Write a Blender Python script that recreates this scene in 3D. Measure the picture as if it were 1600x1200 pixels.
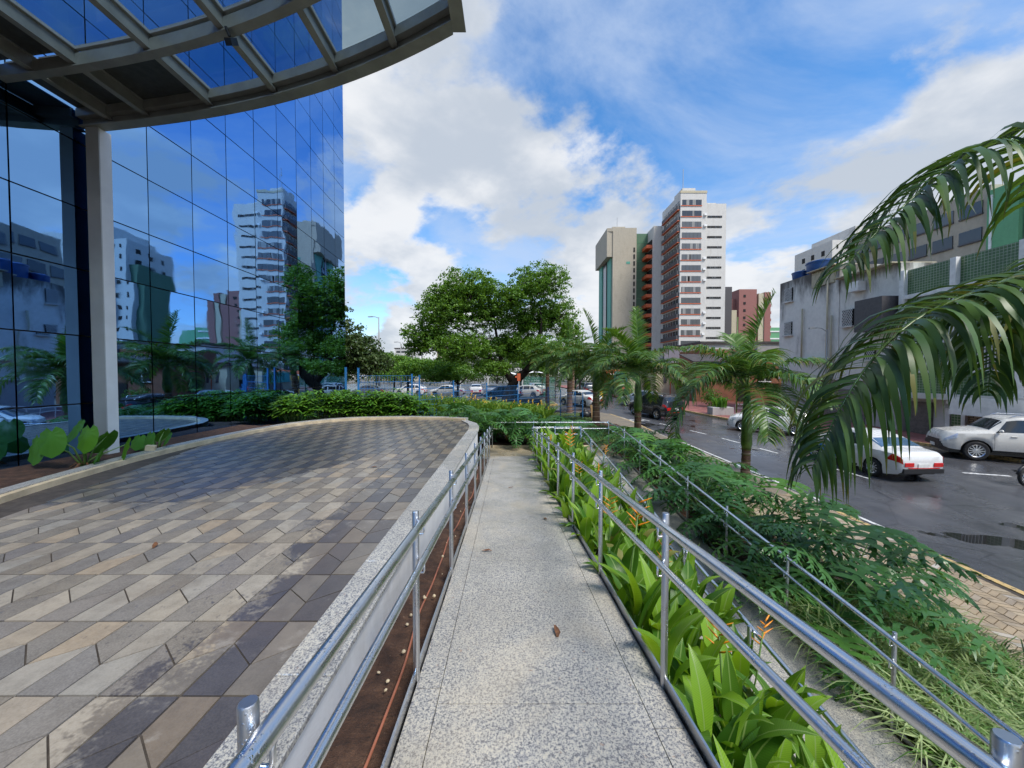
import bpy, math, random
import numpy as np
from mathutils import Vector, Matrix
random.seed(7)
for o in list(bpy.data.objects):
    bpy.data.objects.remove(o)
scene = bpy.context.scene
COL = scene.collection
PI = math.pi
# ------------------------------------------------------------------ camera, sky, sun, exposure
EYE = 4.02                                   # eye height over the street datum (z = 0)
cam_d = bpy.data.cameras.new('camera'); cam = bpy.data.objects.new('camera', cam_d); COL.objects.link(cam)
cam.location = (0, 0, EYE)
cam.rotation_euler = (math.radians(90 - 1.52), 0, 0)
cam_d.sensor_fit = 'HORIZONTAL'; cam_d.sensor_width = 36; cam_d.lens = 36 * 601 / 1600
cam_d.clip_start = 0.05; cam_d.clip_end = 6000
scene.camera = cam
SUN_EL, SUN_AZ = math.radians(54), math.radians(140)      # sun to the right and behind
world = bpy.data.worlds.new('World'); scene.world = world; world.use_nodes = True
def sky_nodes():
    nt = world.node_tree; N = nt.nodes; L = nt.links; N.clear()
    def n(t, **k):
        x = N.new(t)
        for a, b in k.items(): setattr(x, a, b)
        return x
    out = n('ShaderNodeOutputWorld'); bg = n('ShaderNodeBackground'); bg.inputs[1].default_value = 0.11
    L.new(bg.outputs[0], out.inputs[0])
    sky = n('ShaderNodeTexSky', sky_type='NISHITA', sun_disc=False)
    sky.sun_elevation = SUN_EL; sky.sun_rotation = SUN_AZ; sky.air_density = 1.0; sky.dust_density = 0.3; sky.ozone_density = 2.5
    hsv = n('ShaderNodeHueSaturation'); hsv.inputs['Saturation'].default_value = 1.3; hsv.inputs['Value'].default_value = 1.35
    L.new(sky.outputs[0], hsv.inputs['Color'])
    tc = n('ShaderNodeTexCoord'); sep = n('ShaderNodeSeparateXYZ'); L.new(tc.outputs['Generated'], sep.inputs[0])
    def m(op, a, b=None, c=None):
        x = n('ShaderNodeMath', operation=op)
        for i, v in enumerate((a, b, c)):
            if v is None: continue
            if isinstance(v, (int, float)): x.inputs[i].default_value = v
            else: L.new(v, x.inputs[i])
        return x.outputs[0]
    def ramp(v, a, b):
        x = n('ShaderNodeMapRange', interpolation_type='SMOOTHSTEP'); L.new(v, x.inputs[0])
        x.inputs[1].default_value = a; x.inputs[2].default_value = b
        return x.outputs[0]
    def noise(vec, sc, det, ro, off, dist=0.0):
        mp = n('ShaderNodeMapping'); mp.inputs['Location'].default_value = off; L.new(vec, mp.inputs[0])
        x = n('ShaderNodeTexNoise'); x.inputs['Scale'].default_value = sc; x.inputs['Detail'].default_value = det
        x.inputs['Roughness'].default_value = ro; x.inputs['Distortion'].default_value = dist
        L.new(mp.outputs[0], x.inputs['Vector']); return x.outputs['Fac']
    z = m('MAXIMUM', sep.outputs[2], 0.0)
    den = m('ADD', z, 0.32)
    comb = n('ShaderNodeCombineXYZ')
    L.new(m('DIVIDE', sep.outputs[0], den), comb.inputs[0]); L.new(m('DIVIDE', sep.outputs[1], den), comb.inputs[1])
    L.new(m('MULTIPLY', z, 0.9), comb.inputs[2])
    vr = n('ShaderNodeVectorRotate', rotation_type='Z_AXIS'); vr.inputs['Angle'].default_value = math.radians(37); L.new(comb.outputs[0], vr.inputs['Vector'])
    cv = vr.outputs[0]
    # heaped low cloud: denser towards the horizon, ragged tops
    c1 = noise(cv, SKY_SC, 9, 0.56, SKY_OFF, 0.15)
    low = ramp(z, 0.60, 0.05)
    c1b = m('ADD', c1, m('MULTIPLY', low, 0.17))
    cum = ramp(c1b, 0.545, 0.62)
    # thin high veil
    c2 = noise(cv, 1.3, 7, 0.62, (3.1, 7.7, 1.0), 0.6)
    veil = m('MULTIPLY', ramp(c2, 0.30, 0.66), 0.72)
    # light and grey inside the heaps
    c3 = noise(cv, SKY_SC * 1.7, 6, 0.55, (SKY_OFF[0] + .12, SKY_OFF[1] + .17, SKY_OFF[2] + .05), 0.1)
    shade = ramp(c3, 0.38, 0.66)
    ccol = n('ShaderNodeMixRGB'); L.new(shade, ccol.inputs[0])
    ccol.inputs[1].default_value = (3.2, 3.55, 4.05, 1); ccol.inputs[2].default_value = (5.1, 5.2, 5.35, 1)
    m1 = n('ShaderNodeMixRGB'); L.new(veil, m1.inputs[0]); L.new(hsv.outputs[0], m1.inputs[1]); m1.inputs[2].default_value = (3.3, 4.0, 5.2, 1)
    m2 = n('ShaderNodeMixRGB'); L.new(m('MULTIPLY', cum, 0.96), m2.inputs[0]); L.new(m1.outputs[0], m2.inputs[1]); L.new(ccol.outputs[0], m2.inputs[2])
    L.new(m2.outputs[0], bg.inputs[0])
SKY_SC, SKY_OFF = 1.5, (1.6, 4.92, 0.32)
sky_nodes()
sun_d = bpy.data.lights.new('sun', 'SUN'); sun = bpy.data.objects.new('sun', sun_d); COL.objects.link(sun)
sun_d.energy = 2.6; sun_d.angle = math.radians(20); sun_d.color = (1.0, 0.95, 0.87)
_sd = Vector((math.sin(SUN_AZ) * math.cos(SUN_EL), math.cos(SUN_AZ) * math.cos(SUN_EL), math.sin(SUN_EL)))
sun.rotation_euler = _sd.to_track_quat('Z', 'Y').to_euler()
sun.location = _sd * 60
scene.view_settings.view_transform = 'Standard'; scene.view_settings.look = 'None'
scene.view_settings.exposure = 0.68; scene.view_settings.gamma = 1.0; scene.view_settings.use_curve_mapping = False
scene.render.engine = 'CYCLES'
cy = scene.cycles
cy.max_bounces = 7; cy.diffuse_bounces = 2; cy.glossy_bounces = 4; cy.transmission_bounces = 4; cy.transparent_max_bounces = 8
cy.caustics_reflective = False; cy.caustics_refractive = False
cy.use_adaptive_sampling = True; cy.adaptive_threshold = 0.02
try:
    cy.use_denoising = True; cy.denoiser = 'OPENIMAGEDENOISE'
except Exception: pass

# ------------------------------------------------------------------ helpers
def gz(y):                                    # street datum: rises gently away from the camera, then level
    return 0.03 * max(-12.0, min(y, 40.0))
class MB:
    """collects faces; build() links them as ONE mesh object"""
    def __init__(s): s.v = []; s.f = []; s.m = []; s.mi = 0
    def add(s, vs, fs):
        b = len(s.v); s.v.extend([tuple(p) for p in vs])
        for f in fs: s.f.append(tuple(b + i for i in f)); s.m.append(s.mi)
        return s
    def box(s, x0, y0, z0, x1, y1, z1):
        if x1 < x0: x0, x1 = x1, x0
        if y1 < y0: y0, y1 = y1, y0
        if z1 < z0: z0, z1 = z1, z0
        return s.add([(x0,y0,z0),(x1,y0,z0),(x1,y1,z0),(x0,y1,z0),(x0,y0,z1),(x1,y0,z1),(x1,y1,z1),(x0,y1,z1)],
              [(3,2,1,0),(4,5,6,7),(0,1,5,4),(1,2,6,5),(2,3,7,6),(3,0,4,7)])
    def bbox(s, x0, y0, z0, x1, y1, z1, b=0.01):     # box with bevelled upper edges
        return s.add([(x0,y0,z0),(x1,y0,z0),(x1,y1,z0),(x0,y1,z0),(x0,y0,z1-b),(x1,y0,z1-b),(x1,y1,z1-b),(x0,y1,z1-b),
                      (x0+b,y0+b,z1),(x1-b,y0+b,z1),(x1-b,y1-b,z1),(x0+b,y1-b,z1)],
              [(3,2,1,0),(0,1,5,4),(1,2,6,5),(2,3,7,6),(3,0,4,7),(4,5,9,8),(5,6,10,9),(6,7,11,10),(7,4,8,11),(8,9,10,11)])
    def obox(s, c, ax, ay, az):                       # oriented box: centre and three half vectors
        c, ax, ay, az = map(Vector, (c, ax, ay, az))
        vs = [c + i*ax + j*ay + k*az for k in (-1,1) for i, j in ((-1,-1),(1,-1),(1,1),(-1,1))]
        return s.add(vs, [(3,2,1,0),(4,5,6,7),(0,1,5,4),(1,2,6,5),(2,3,7,6),(3,0,4,7)])
    def bar(s, a, b, w, h, up=(0,0,1)):
        a, b = Vector(a), Vector(b); d = b - a; ln = d.length
        if ln < 1e-6: return s
        d /= ln; u = Vector(up); r = d.cross(u)
        if r.length < 1e-4: r = d.cross(Vector((1,0,0)))
        r.normalize(); u = r.cross(d)
        return s.obox((a+b)/2, r*(w/2), d*(ln/2), u*(h/2))
    def prism(s, poly, z0, z1):                       # poly CCW in xy; z0/z1 numbers or functions of (x,y)
        f0 = z0 if callable(z0) else (lambda x, y: z0); f1 = z1 if callable(z1) else (lambda x, y: z1)
        k = len(poly); vs = [(x,y,f0(x,y)) for x,y in poly] + [(x,y,f1(x,y)) for x,y in poly]
        return s.add(vs, [tuple(range(k-1,-1,-1)), tuple(range(k,2*k))] + [(i,(i+1)%k,k+(i+1)%k,k+i) for i in range(k)])
    def tube(s, pts, r, n=8, cap=True):
        pts = [Vector(p) for p in pts]; k = len(pts); rs = r if isinstance(r, (list, tuple)) else [r]*k
        vs = []; prev = None
        for i, p in enumerate(pts):
            t = (pts[min(i+1,k-1)] - pts[max(i-1,0)])
            if t.length < 1e-9: t = Vector((0,0,1))
            t.normalize()
            if prev is None:
                a = Vector((0,0,1)) if abs(t.z) < .9 else Vector((1,0,0)); u = t.cross(a).normalized()
            else:
                u = prev - t * prev.dot(t)
                u = u.normalized() if u.length > 1e-6 else t.orthogonal().normalized()
            prev = u; w = t.cross(u)
            for j in range(n):
                q = 2*PI*j/n; vs.append(p + (u*math.cos(q) + w*math.sin(q))*rs[i])
        fs = [(i*n+j, i*n+(j+1)%n, (i+1)*n+(j+1)%n, (i+1)*n+j) for i in range(k-1) for j in range(n)]
        if cap: fs += [tuple(range(n-1,-1,-1)), tuple((k-1)*n+j for j in range(n))]
        return s.add(vs, fs)
    def lathe(s, prof, n=16, c=(0,0,0), axis='z'):
        vs = []
        for r, h in prof:
            for j in range(n):
                q = 2*PI*j/n; a, b = r*math.cos(q), r*math.sin(q)
                vs.append((c[0]+a, c[1]+b, c[2]+h) if axis == 'z' else (c[0]+h, c[1]+a, c[2]+b) if axis == 'x' else (c[0]+b, c[1]+h, c[2]+a))
        k = len(prof)
        return s.add(vs, [(i*n+j, i*n+(j+1)%n, (i+1)*n+(j+1)%n, (i+1)*n+j) for i in range(k-1) for j in range(n)])
    def mesh(s, name, mats, smooth=False, angle=None):
        me = bpy.data.meshes.new(name); me.from_pydata(s.v, [], s.f)
        if not isinstance(mats, (list, tuple)): mats = [mats]
        for x in mats: me.materials.append(x)
        if len(mats) > 1: me.polygons.foreach_set('material_index', s.m)
        if smooth or angle:
            me.polygons.foreach_set('use_smooth', [True]*len(me.polygons))
            if angle: me.set_sharp_from_angle(angle=math.radians(angle))
        me.update(); return me
    def build(s, name, mats, parent=None, smooth=False, angle=None, off=None):
        if off is None and parent is not None and not parent.get('_local'): off = wloc(parent)
        if off is not None:
            ox, oy, oz = off; s.v = [(x-ox, y-oy, z-oz) for x, y, z in s.v]
        o = bpy.data.objects.new(name, s.mesh(name, mats, smooth, angle)); COL.objects.link(o)
        if parent is not None: o.parent = parent
        return o
def wloc(o):
    v = Vector((0,0,0))
    while o is not None: v += o.location; o = o.parent
    return v
def tag(o, label=None, cat=None, group=None, kind=None):
    if label: o['label'] = label
    if cat: o['category'] = cat
    if group: o['group'] = group
    if kind: o['kind'] = kind
    return o
def thing(name, label, cat, loc=(0,0,0), rz=0.0, group=None):
    o = bpy.data.objects.new(name, None); COL.objects.link(o); o.location = loc; o.rotation_euler = (0,0,rz); o.empty_display_size = .2
    return tag(o, label, cat, group)
def inst(name, me, parent, loc=(0,0,0), rot=(0,0,0), sc=1.0):
    o = bpy.data.objects.new(name, me); COL.objects.link(o); o.parent = parent; o.location = loc; o.rotation_euler = rot
    o.scale = (sc,sc,sc) if isinstance(sc, (int,float)) else sc
    return o
def struct(o): o['kind'] = 'structure'; return o
def catmull(pts, n):
    P = [Vector(p) for p in pts]; P = [2*P[0]-P[1]] + P + [2*P[-1]-P[-2]]; out = []
    segs = len(P) - 3
    for i in range(n+1):
        t = i/n*segs; k = min(int(t), segs-1); t -= k; a, b, c, d = P[k:k+4]
        out.append(0.5*((2*b) + (c-a)*t + (2*a-5*b+4*c-d)*t*t + (3*b-a-3*c+d)*t**3))
    return out
def clip(poly, conv):                         # Sutherland-Hodgman against a convex CCW polygon
    out = list(poly)
    for i in range(len(conv)):
        a, b = conv[i], conv[(i+1) % len(conv)]; src, out = out, []
        def sd(p): return (b[0]-a[0])*(p[1]-a[1]) - (b[1]-a[1])*(p[0]-a[0])
        for j in range(len(src)):
            p, q = src[j], src[(j+1) % len(src)]; dp, dq = sd(p), sd(q)
            if dp >= 0: out.append(p)
            if dp*dq < 0:
                t = dp/(dp-dq); out.append((p[0]+(q[0]-p[0])*t, p[1]+(q[1]-p[1])*t))
        if len(out) < 3: return []
    return out
def area(p): return abs(sum(p[i][0]*p[(i+1)%len(p)][1]-p[(i+1)%len(p)][0]*p[i][1] for i in range(len(p))))/2

# ------------------------------------------------------------------ materials
class G:                                      # a small node-graph helper
    def __init__(s, name):
        s.mat = bpy.data.materials.new(name); s.mat.use_nodes = True; s.nt = s.mat.node_tree; s.nt.nodes.clear()
        s.out = s.n('ShaderNodeOutputMaterial'); s.p = s.n('ShaderNodeBsdfPrincipled'); s.L(s.p.outputs[0], s.out.inputs[0])
        s.pos = s.n('ShaderNodeNewGeometry')
    def n(s, t, **k):
        x = s.nt.nodes.new(t)
        for a, b in k.items(): setattr(x, a, b)
        return x
    def L(s, a, b): s.nt.links.new(a, b)
    def set(s, sock, v):
        if isinstance(v, (int, float)): sock.default_value = v
        elif isinstance(v, tuple): sock.default_value = v if len(v) == len(sock.default_value) else (*v, 1)
        else: s.L(v, sock)
    def math(s, op, a, b=0.0, c=None, clamp=False):
        x = s.n('ShaderNodeMath', operation=op, use_clamp=clamp); s.set(x.inputs[0], a); s.set(x.inputs[1], b)
        if c is not None: s.set(x.inputs[2], c)
        return x.outputs[0]
    def xyz(s, src=None):
        x = s.n('ShaderNodeSeparateXYZ'); s.L(src or s.pos.outputs['Position'], x.inputs[0]); return x.outputs
    def noise(s, scale, detail=4, rough=.55, vec=None, stretch=None, dist=0.0, obj=False):
        if vec is None: vec = s.n('ShaderNodeTexCoord').outputs['Object'] if obj else s.pos.outputs['Position']
        if stretch:
            mp = s.n('ShaderNodeMapping'); mp.inputs['Scale'].default_value = stretch; s.L(vec, mp.inputs[0]); vec = mp.outputs[0]
        x = s.n('ShaderNodeTexNoise'); x.inputs['Scale'].default_value = scale; x.inputs['Detail'].default_value = detail
        x.inputs['Roughness'].default_value = rough; x.inputs['Distortion'].default_value = dist; s.L(vec, x.inputs['Vector'])
        return x.outputs['Fac']
    def voro(s, scale, feat='F1', vec=None):
        x = s.n('ShaderNodeTexVoronoi', feature=feat); x.inputs['Scale'].default_value = scale
        s.L(vec or s.pos.outputs['Position'], x.inputs['Vector']); return x
    def rng(s, v, a, b, c=0.0, d=1.0, smooth=True):
        x = s.n('ShaderNodeMapRange', interpolation_type='SMOOTHSTEP' if smooth else 'LINEAR'); s.set(x.inputs[0], v)
        for i, q in enumerate((a, b, c, d)): s.set(x.inputs[i+1], q)
        return x.outputs[0]
    def mix(s, f, a, b, mode='MIX'):
        x = s.n('ShaderNodeMixRGB', blend_type=mode); s.set(x.inputs[0], f); s.set(x.inputs[1], a); s.set(x.inputs[2], b); return x.outputs[0]
    def ramp(s, f, stops):
        x = s.n('ShaderNodeValToRGB'); e = x.color_ramp.elements
        while len(e) < len(stops): e.new(0.5)
        for i, (p, c) in enumerate(stops): e[i].position = p; e[i].color = (*c, 1) if len(c) == 3 else c
        s.set(x.inputs[0], f); return x.outputs[0]
    def bump(s, h, strength=.3, dist=.01):
        x = s.n('ShaderNodeBump'); x.inputs['Strength'].default_value = strength; x.inputs['Distance'].default_value = dist
        s.set(x.inputs['Height'], h); s.L(x.outputs[0], s.p.inputs['Normal']); return x
    def go(s, color=None, rough=None, metal=None, spec=None, **k):
        for nm, v in (('Base Color', color), ('Roughness', rough), ('Metallic', metal), ('Specular IOR Level', spec)):
            if v is not None: s.set(s.p.inputs[nm], v)
        for nm, v in k.items(): s.set(s.p.inputs[nm.replace('_', ' ')], v)
        return s.mat
    def rnd(s): return s.n('ShaderNodeObjectInfo').outputs['Random']
    def isl(s): return s.pos.outputs['Random Per Island']
def plain(name, col, rough=.6, metal=0.0, var=.12, scale=6.0, bump=0.0, bscale=60.0, **k):
    g = G(name); f = g.noise(scale, 5, .6)
    c = g.mix(g.rng(f, .3, .7), tuple(x*(1-var) for x in col), tuple(min(1, x*(1+var)) for x in col))
    if bump: g.bump(g.noise(bscale, 4, .6), bump, .01)
    r2 = g.rng(g.noise(scale*2.3, 3), .3, .7, max(0, rough-.08), min(1, rough+.08))
    return g.go(c, r2, metal, **k)
M = {}
def granite(name, wet=0.0, tint=(1,1,1)):
    g = G(name)
    cl = g.noise(1.3, 5, .6, dist=.8, stretch=(1.0, .55, 1.0))
    a = g.noise(80, 3, .7, stretch=(1, .8, 1)); b = g.noise(135, 2, .6); c3 = g.noise(17, 5, .65, stretch=(1.2, .7, 1))
    base = g.ramp(g.math('ADD', g.math('MULTIPLY', a, .62), g.math('MULTIPLY', b, .38)),
                  [(.39, (.035*tint[0], .04*tint[1], .06*tint[2])), (.455, (.16*tint[0], .165*tint[1], .19*tint[2])), (.51, (.44*tint[0], .43*tint[1], .39*tint[2])), (.62, (.62*tint[0], .57*tint[1], .46*tint[2]))])
    blu = g.mix(g.rng(c3, .55, .72, 0, .55), base, (.14, .15, .185))
    col = g.mix(g.rng(cl, .48, .68, 0, .3), blu, (.62*tint[0], .52*tint[1], .36*tint[2]))
    rust = g.rng(g.noise(23, 2), .70, .76, 0, .5)
    col = g.mix(rust, col, (.32, .13, .05))
    col = g.mix(.12, col, (.6, .58, .52))
    st = g.rng(g.noise(.8, 4, .6), .42, .62)
    col = g.mix(g.math('MULTIPLY', st, .22 + wet*.3), col, (.15, .14, .12))
    g.bump(b, .12, .004)
    return g.go(col, g.rng(g.noise(2.2, 4), .35, .65, .30-.15*wet, .55-.2*wet), spec=.5)
M['granite'] = granite('granite'); M['granite_coping'] = granite('granite_coping', .1, (.92, .95, 1.0)); M['granite_landing'] = granite('granite_landing', .5, (.75, .65, .45))
def wet_dark_mask(g):                               # wet beside the coping, darker and smoother past the back-left edge, ragged with drops
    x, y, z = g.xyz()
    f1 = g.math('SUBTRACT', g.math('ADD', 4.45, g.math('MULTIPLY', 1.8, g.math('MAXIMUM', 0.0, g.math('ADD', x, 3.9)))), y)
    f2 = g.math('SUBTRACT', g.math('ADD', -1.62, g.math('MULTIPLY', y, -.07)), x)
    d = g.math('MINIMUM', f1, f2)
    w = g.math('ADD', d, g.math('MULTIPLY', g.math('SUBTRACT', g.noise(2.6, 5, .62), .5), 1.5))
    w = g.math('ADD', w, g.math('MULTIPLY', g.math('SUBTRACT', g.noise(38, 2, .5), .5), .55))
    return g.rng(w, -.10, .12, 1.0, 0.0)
def paver_mat(name, stops, use_island, wet_dark_c):
    g = G(name); r = g.isl() if use_island else g.rnd()
    c = g.ramp(r, stops)
    c = g.mix(g.rng(g.noise(9, 5, .65), .35, .7, 0, .5), c, g.mix(.55, c, (.05, .045, .04)))
    c = g.mix(g.rng(g.noise(120, 2), .3, .7, 0, .35), c, g.mix(.5, c, (.5, .47, .42)))
    w = wet_dark_mask(g)
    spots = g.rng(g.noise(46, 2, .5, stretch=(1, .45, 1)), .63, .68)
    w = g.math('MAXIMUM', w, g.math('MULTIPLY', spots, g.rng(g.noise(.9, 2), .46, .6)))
    col = g.mix(w, c, g.mix(1.0, c, wet_dark_c, 'MULTIPLY'))
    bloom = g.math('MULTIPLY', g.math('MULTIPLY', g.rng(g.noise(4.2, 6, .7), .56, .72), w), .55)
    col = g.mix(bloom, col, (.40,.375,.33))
    col = g.mix(g.rng(g.noise(1.7, 5, .6), .5, .75, 0, .35), col, (.13,.10,.075))
    g.bump(g.noise(150, 3, .6), .2, .003)
    return g.go(col, g.rng(w, 0, 1, .85, .34), spec=g.rng(w, 0, 1, .25, .5))
LT = [(.0, (.285,.26,.22)), (.3, (.325,.29,.235)), (.55, (.35,.28,.20)), (.8, (.285,.275,.25)), (1.0, (.385,.335,.265))]
DK = [(.0, (.15,.143,.138)), (.35, (.185,.176,.168)), (.6, (.205,.182,.15)), (.85, (.16,.152,.155)), (1.0, (.235,.21,.18))]
WET_DARK = {'lt': (.58, .56, .54), 'dk': (.44, .43, .46)}
for nm, st in (('lt', LT), ('dk', DK)):
    M['paver_'+nm] = paver_mat('paver_'+nm, st, False, WET_DARK[nm]); M['paver_i_'+nm] = paver_mat('paver_i_'+nm, st, True, WET_DARK[nm])
M['grout'] = plain('grout', (.06,.05,.042), .9, var=.3, scale=9)
def steel(name, r, base=.62):
    g = G(name)
    drops = g.voro(95); dm = g.rng(drops.outputs['Distance'], .12, .32, 1, 0)
    brush = g.noise(14, 2, .5, stretch=(60, 60, 60))
    dm2 = g.math('MULTIPLY', dm, g.rng(g.noise(7, 3), .48, .6))
    g.bump(g.math('ADD', dm2, g.math('MULTIPLY', brush, .08)), .35, .004)
    return g.go((base, base, base*1.0), g.rng(g.noise(5, 4), .35, .65, r, r+.14), 1.0)
M['steel'] = steel('steel', .20, .70); M['steel_post'] = steel('steel_post', .27, .52); M['steel_plate'] = steel('steel_plate', .26, .55)
def soil():
    g = G('soil'); a = g.noise(7, 6, .7); b = g.noise(55, 3, .6)
    c = g.ramp(a, [(.3, (.028,.014,.009)), (.5, (.068,.033,.019)), (.72, (.135,.072,.042))])
    c = g.mix(g.rng(b, .66, .74, 0, .6), c, (.26, .20, .15))
    g.bump(g.math('ADD', a, g.math('MULTIPLY', b, .4)), .9, .05); return g.go(c, .92)
M['soil'] = soil()
def asphalt():
    g = G('asphalt'); x, y, z = g.xyz()
    big = g.noise(.23, 5, .6, stretch=(1.0, .45, 1), dist=.4); mid = g.noise(1.4, 5, .65, stretch=(1.3, .5, 1)); fine = g.noise(140, 2, .6)
    pud = g.math('ADD', g.rng(g.noise(.42, 4, .55, stretch=(.9, .75, 1), dist=.5), .605, .635), 0.0)
    dx = g.math('MULTIPLY', g.math('SUBTRACT', x, 10.9), .55); dy = g.math('MULTIPLY', g.math('ADD', g.math('SUBTRACT', y, 8.55), g.math('MULTIPLY', g.math('SUBTRACT', x, 10.9), .33)), 1.9)
    dd = g.math('ADD', g.math('ADD', g.math('MULTIPLY', dx, dx), g.math('MULTIPLY', dy, dy)), g.math('MULTIPLY', g.math('SUBTRACT', g.noise(2.1, 4), .5), 1.4))
    pud = g.math('MAXIMUM', pud, g.rng(dd, .30, .42, 1, 0))
    c = g.ramp(mid, [(.3, (.055,.056,.062)), (.55, (.080,.081,.088)), (.75, (.108,.108,.112))])
    c = g.mix(g.rng(fine, .55, .75, 0, .35), c, (.13,.13,.135))
    crack = g.voro(.55, 'DISTANCE_TO_EDGE').outputs['Distance']
    c = g.mix(g.rng(g.math('ADD', crack, g.math('MULTIPLY', g.noise(6, 3), .02)), .012, .02, .5, 0), c, (.015,.015,.016))
    c = g.mix(pud, c, (.022,.021,.02))
    r = g.rng(g.math('ADD', big, g.math('MULTIPLY', g.noise(.8, 5, .6, stretch=(.35, 1.6, 1), dist=.3), .45)), .5, .95, .13, .46)
    r = g.mix(pud, r, (.015,.015,.015))
    bh = g.mix(pud, g.math('ADD', g.math('MULTIPLY', fine, .8), g.math('MULTIPLY', mid, .8)), (.5,.5,.5))
    g.bump(bh, .16, .006)
    return g.go(c, r, spec=.6)
M['asphalt'] = asphalt()
def worn_paint(name, col, wear=.5):
    g = G(name); f = g.noise(11, 6, .7); c = g.mix(g.rng(f, wear-.08, wear+.10), col, (.06,.06,.065)); return g.go(c, .4)
M['road_white'] = worn_paint('road_white', (.75,.75,.73), .56); M['kerb_yellow'] = worn_paint('kerb_yellow', (.60,.42,.17), .56)
M['kerb'] = plain('kerb_concrete', (.34,.31,.26), .8, var=.3, scale=5, bump=.3)
def sidewalk(name, island):
    g = G(name); r = g.isl() if island else g.rnd()
    c = g.ramp(r, [(0, (.34,.26,.165)), (.4, (.42,.32,.205)), (.75, (.37,.30,.22)), (.93, (.45,.36,.24)), (1, (.52,.48,.43))])
    c = g.mix(g.rng(g.noise(3, 5, .65), .4, .7, 0, .55), c, (.13,.105,.08)); g.bump(g.noise(120, 2), .2, .004)
    return g.go(c, g.rng(g.noise(1.2, 4), .35, .65, .35, .7))
M['walk_paver'] = sidewalk('walk_paver', False); M['walk_paver_i'] = sidewalk('walk_paver_i', True)
M['walk_base'] = plain('walk_base', (.055,.043,.032), .85, var=.35, scale=3.5, bump=.3)
def walk_far():
    g = G('walk_far'); w = g.n('ShaderNodeTexBrick'); g.L(g.pos.outputs['Position'], w.inputs['Vector'])
    w.inputs['Scale'].default_value = 4.0; w.inputs['Color1'].default_value = (.30,.245,.17,1); w.inputs['Color2'].default_value = (.24,.20,.145,1); w.inputs['Mortar'].default_value = (.11,.09,.07,1)
    c = g.mix(g.rng(g.noise(1.1, 5), .4, .7, 0, .5), w.outputs['Color'], (.14,.125,.11)); return g.go(c, .6)
M['walk_far'] = walk_far()
M['walk_red'] = plain('walk_red', (.27,.10,.085), .7, var=.3, scale=2.2)
def glass_mirror():
    g = G('facade_glass'); oi = g.rnd()
    f = g.noise(.55, 2, .4); f2 = g.noise(2.1, 1, .4)
    g.bump(g.math('ADD', f, g.math('MULTIPLY', f2, .16)), .15, .035)
    dirt = g.noise(3.5, 5, .6, stretch=(1, 1, .3))
    c = g.mix(g.rng(oi, 0, 1), (.165,.37,.72), (.20,.42,.78))
    return g.go(c, g.rng(dirt, .45, .75, .012, .05), 1.0)
M['facade_glass'] = glass_mirror()
M['dark_frame'] = plain('dark_frame', (.012,.014,.016), .35)
M['canopy_steel'] = plain('canopy_steel', (.25,.26,.245), .42, var=.15, scale=3, bump=.05)
M['alu_white'] = plain('alu_white', (.66,.67,.68), .38, var=.06, scale=2); M['alu_grey'] = plain('alu_grey', (.36,.37,.37), .4, var=.06, scale=2)
def canopy_glass(name, tint, rough):
    g = G(name); t = g.n('ShaderNodeBsdfTransparent'); t.inputs[0].default_value = (*tint, 1)
    gl = g.n('ShaderNodeBsdfGlossy'); gl.inputs['Roughness'].default_value = rough; gl.inputs['Color'].default_value = (.7,.78,.85,1)
    fr = g.n('ShaderNodeLayerWeight'); fr.inputs[0].default_value = .3; mx = g.n('ShaderNodeMixShader')
    g.L(g.math('ADD', g.math('MULTIPLY', g.math('POWER', fr.outputs['Facing'], 3.0), .5), .04), mx.inputs[0]); g.L(t.outputs[0], mx.inputs[1]); g.L(gl.outputs[0], mx.inputs[2]); g.L(mx.outputs[0], g.out.inputs[0]); return g.mat
M['canopy_glass'] = canopy_glass('canopy_glass', (.58,.66,.70), .03)
M['opaque_dark'] = plain('opaque_dark', (.05,.055,.05), .6)
M['white_wall'] = None
def stucco(name, col, stain=(.10,.095,.085), amount=.5, top=None, hgt=3.0):
    g = G(name); x, y, z = g.xyz()
    s1 = g.noise(.9, 6, .68, stretch=(1, 1, .28)); s2 = g.noise(3.1, 5, .65)
    c = g.mix(g.rng(s2, .3, .7), tuple(v*.9 for v in col), col)
    m = g.rng(s1, .5, .74)
    if top is not None:
        gr = g.rng(z, top-hgt, top, 0, 1)
        m = g.rng(g.math('ADD', s1, g.math('MULTIPLY', gr, .34)), .52, .86)
    c = g.mix(g.math('MULTIPLY', m, amount), c, stain)
    g.bump(s2, .2, .02); return g.go(c, .85)
M['white_wall'] = stucco('white_wall', (.74,.74,.73), (.30,.24,.18), .35)
M['cream_kerb'] = plain('cream_kerb', (.52,.43,.29), .7, var=.2, scale=4)
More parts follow.
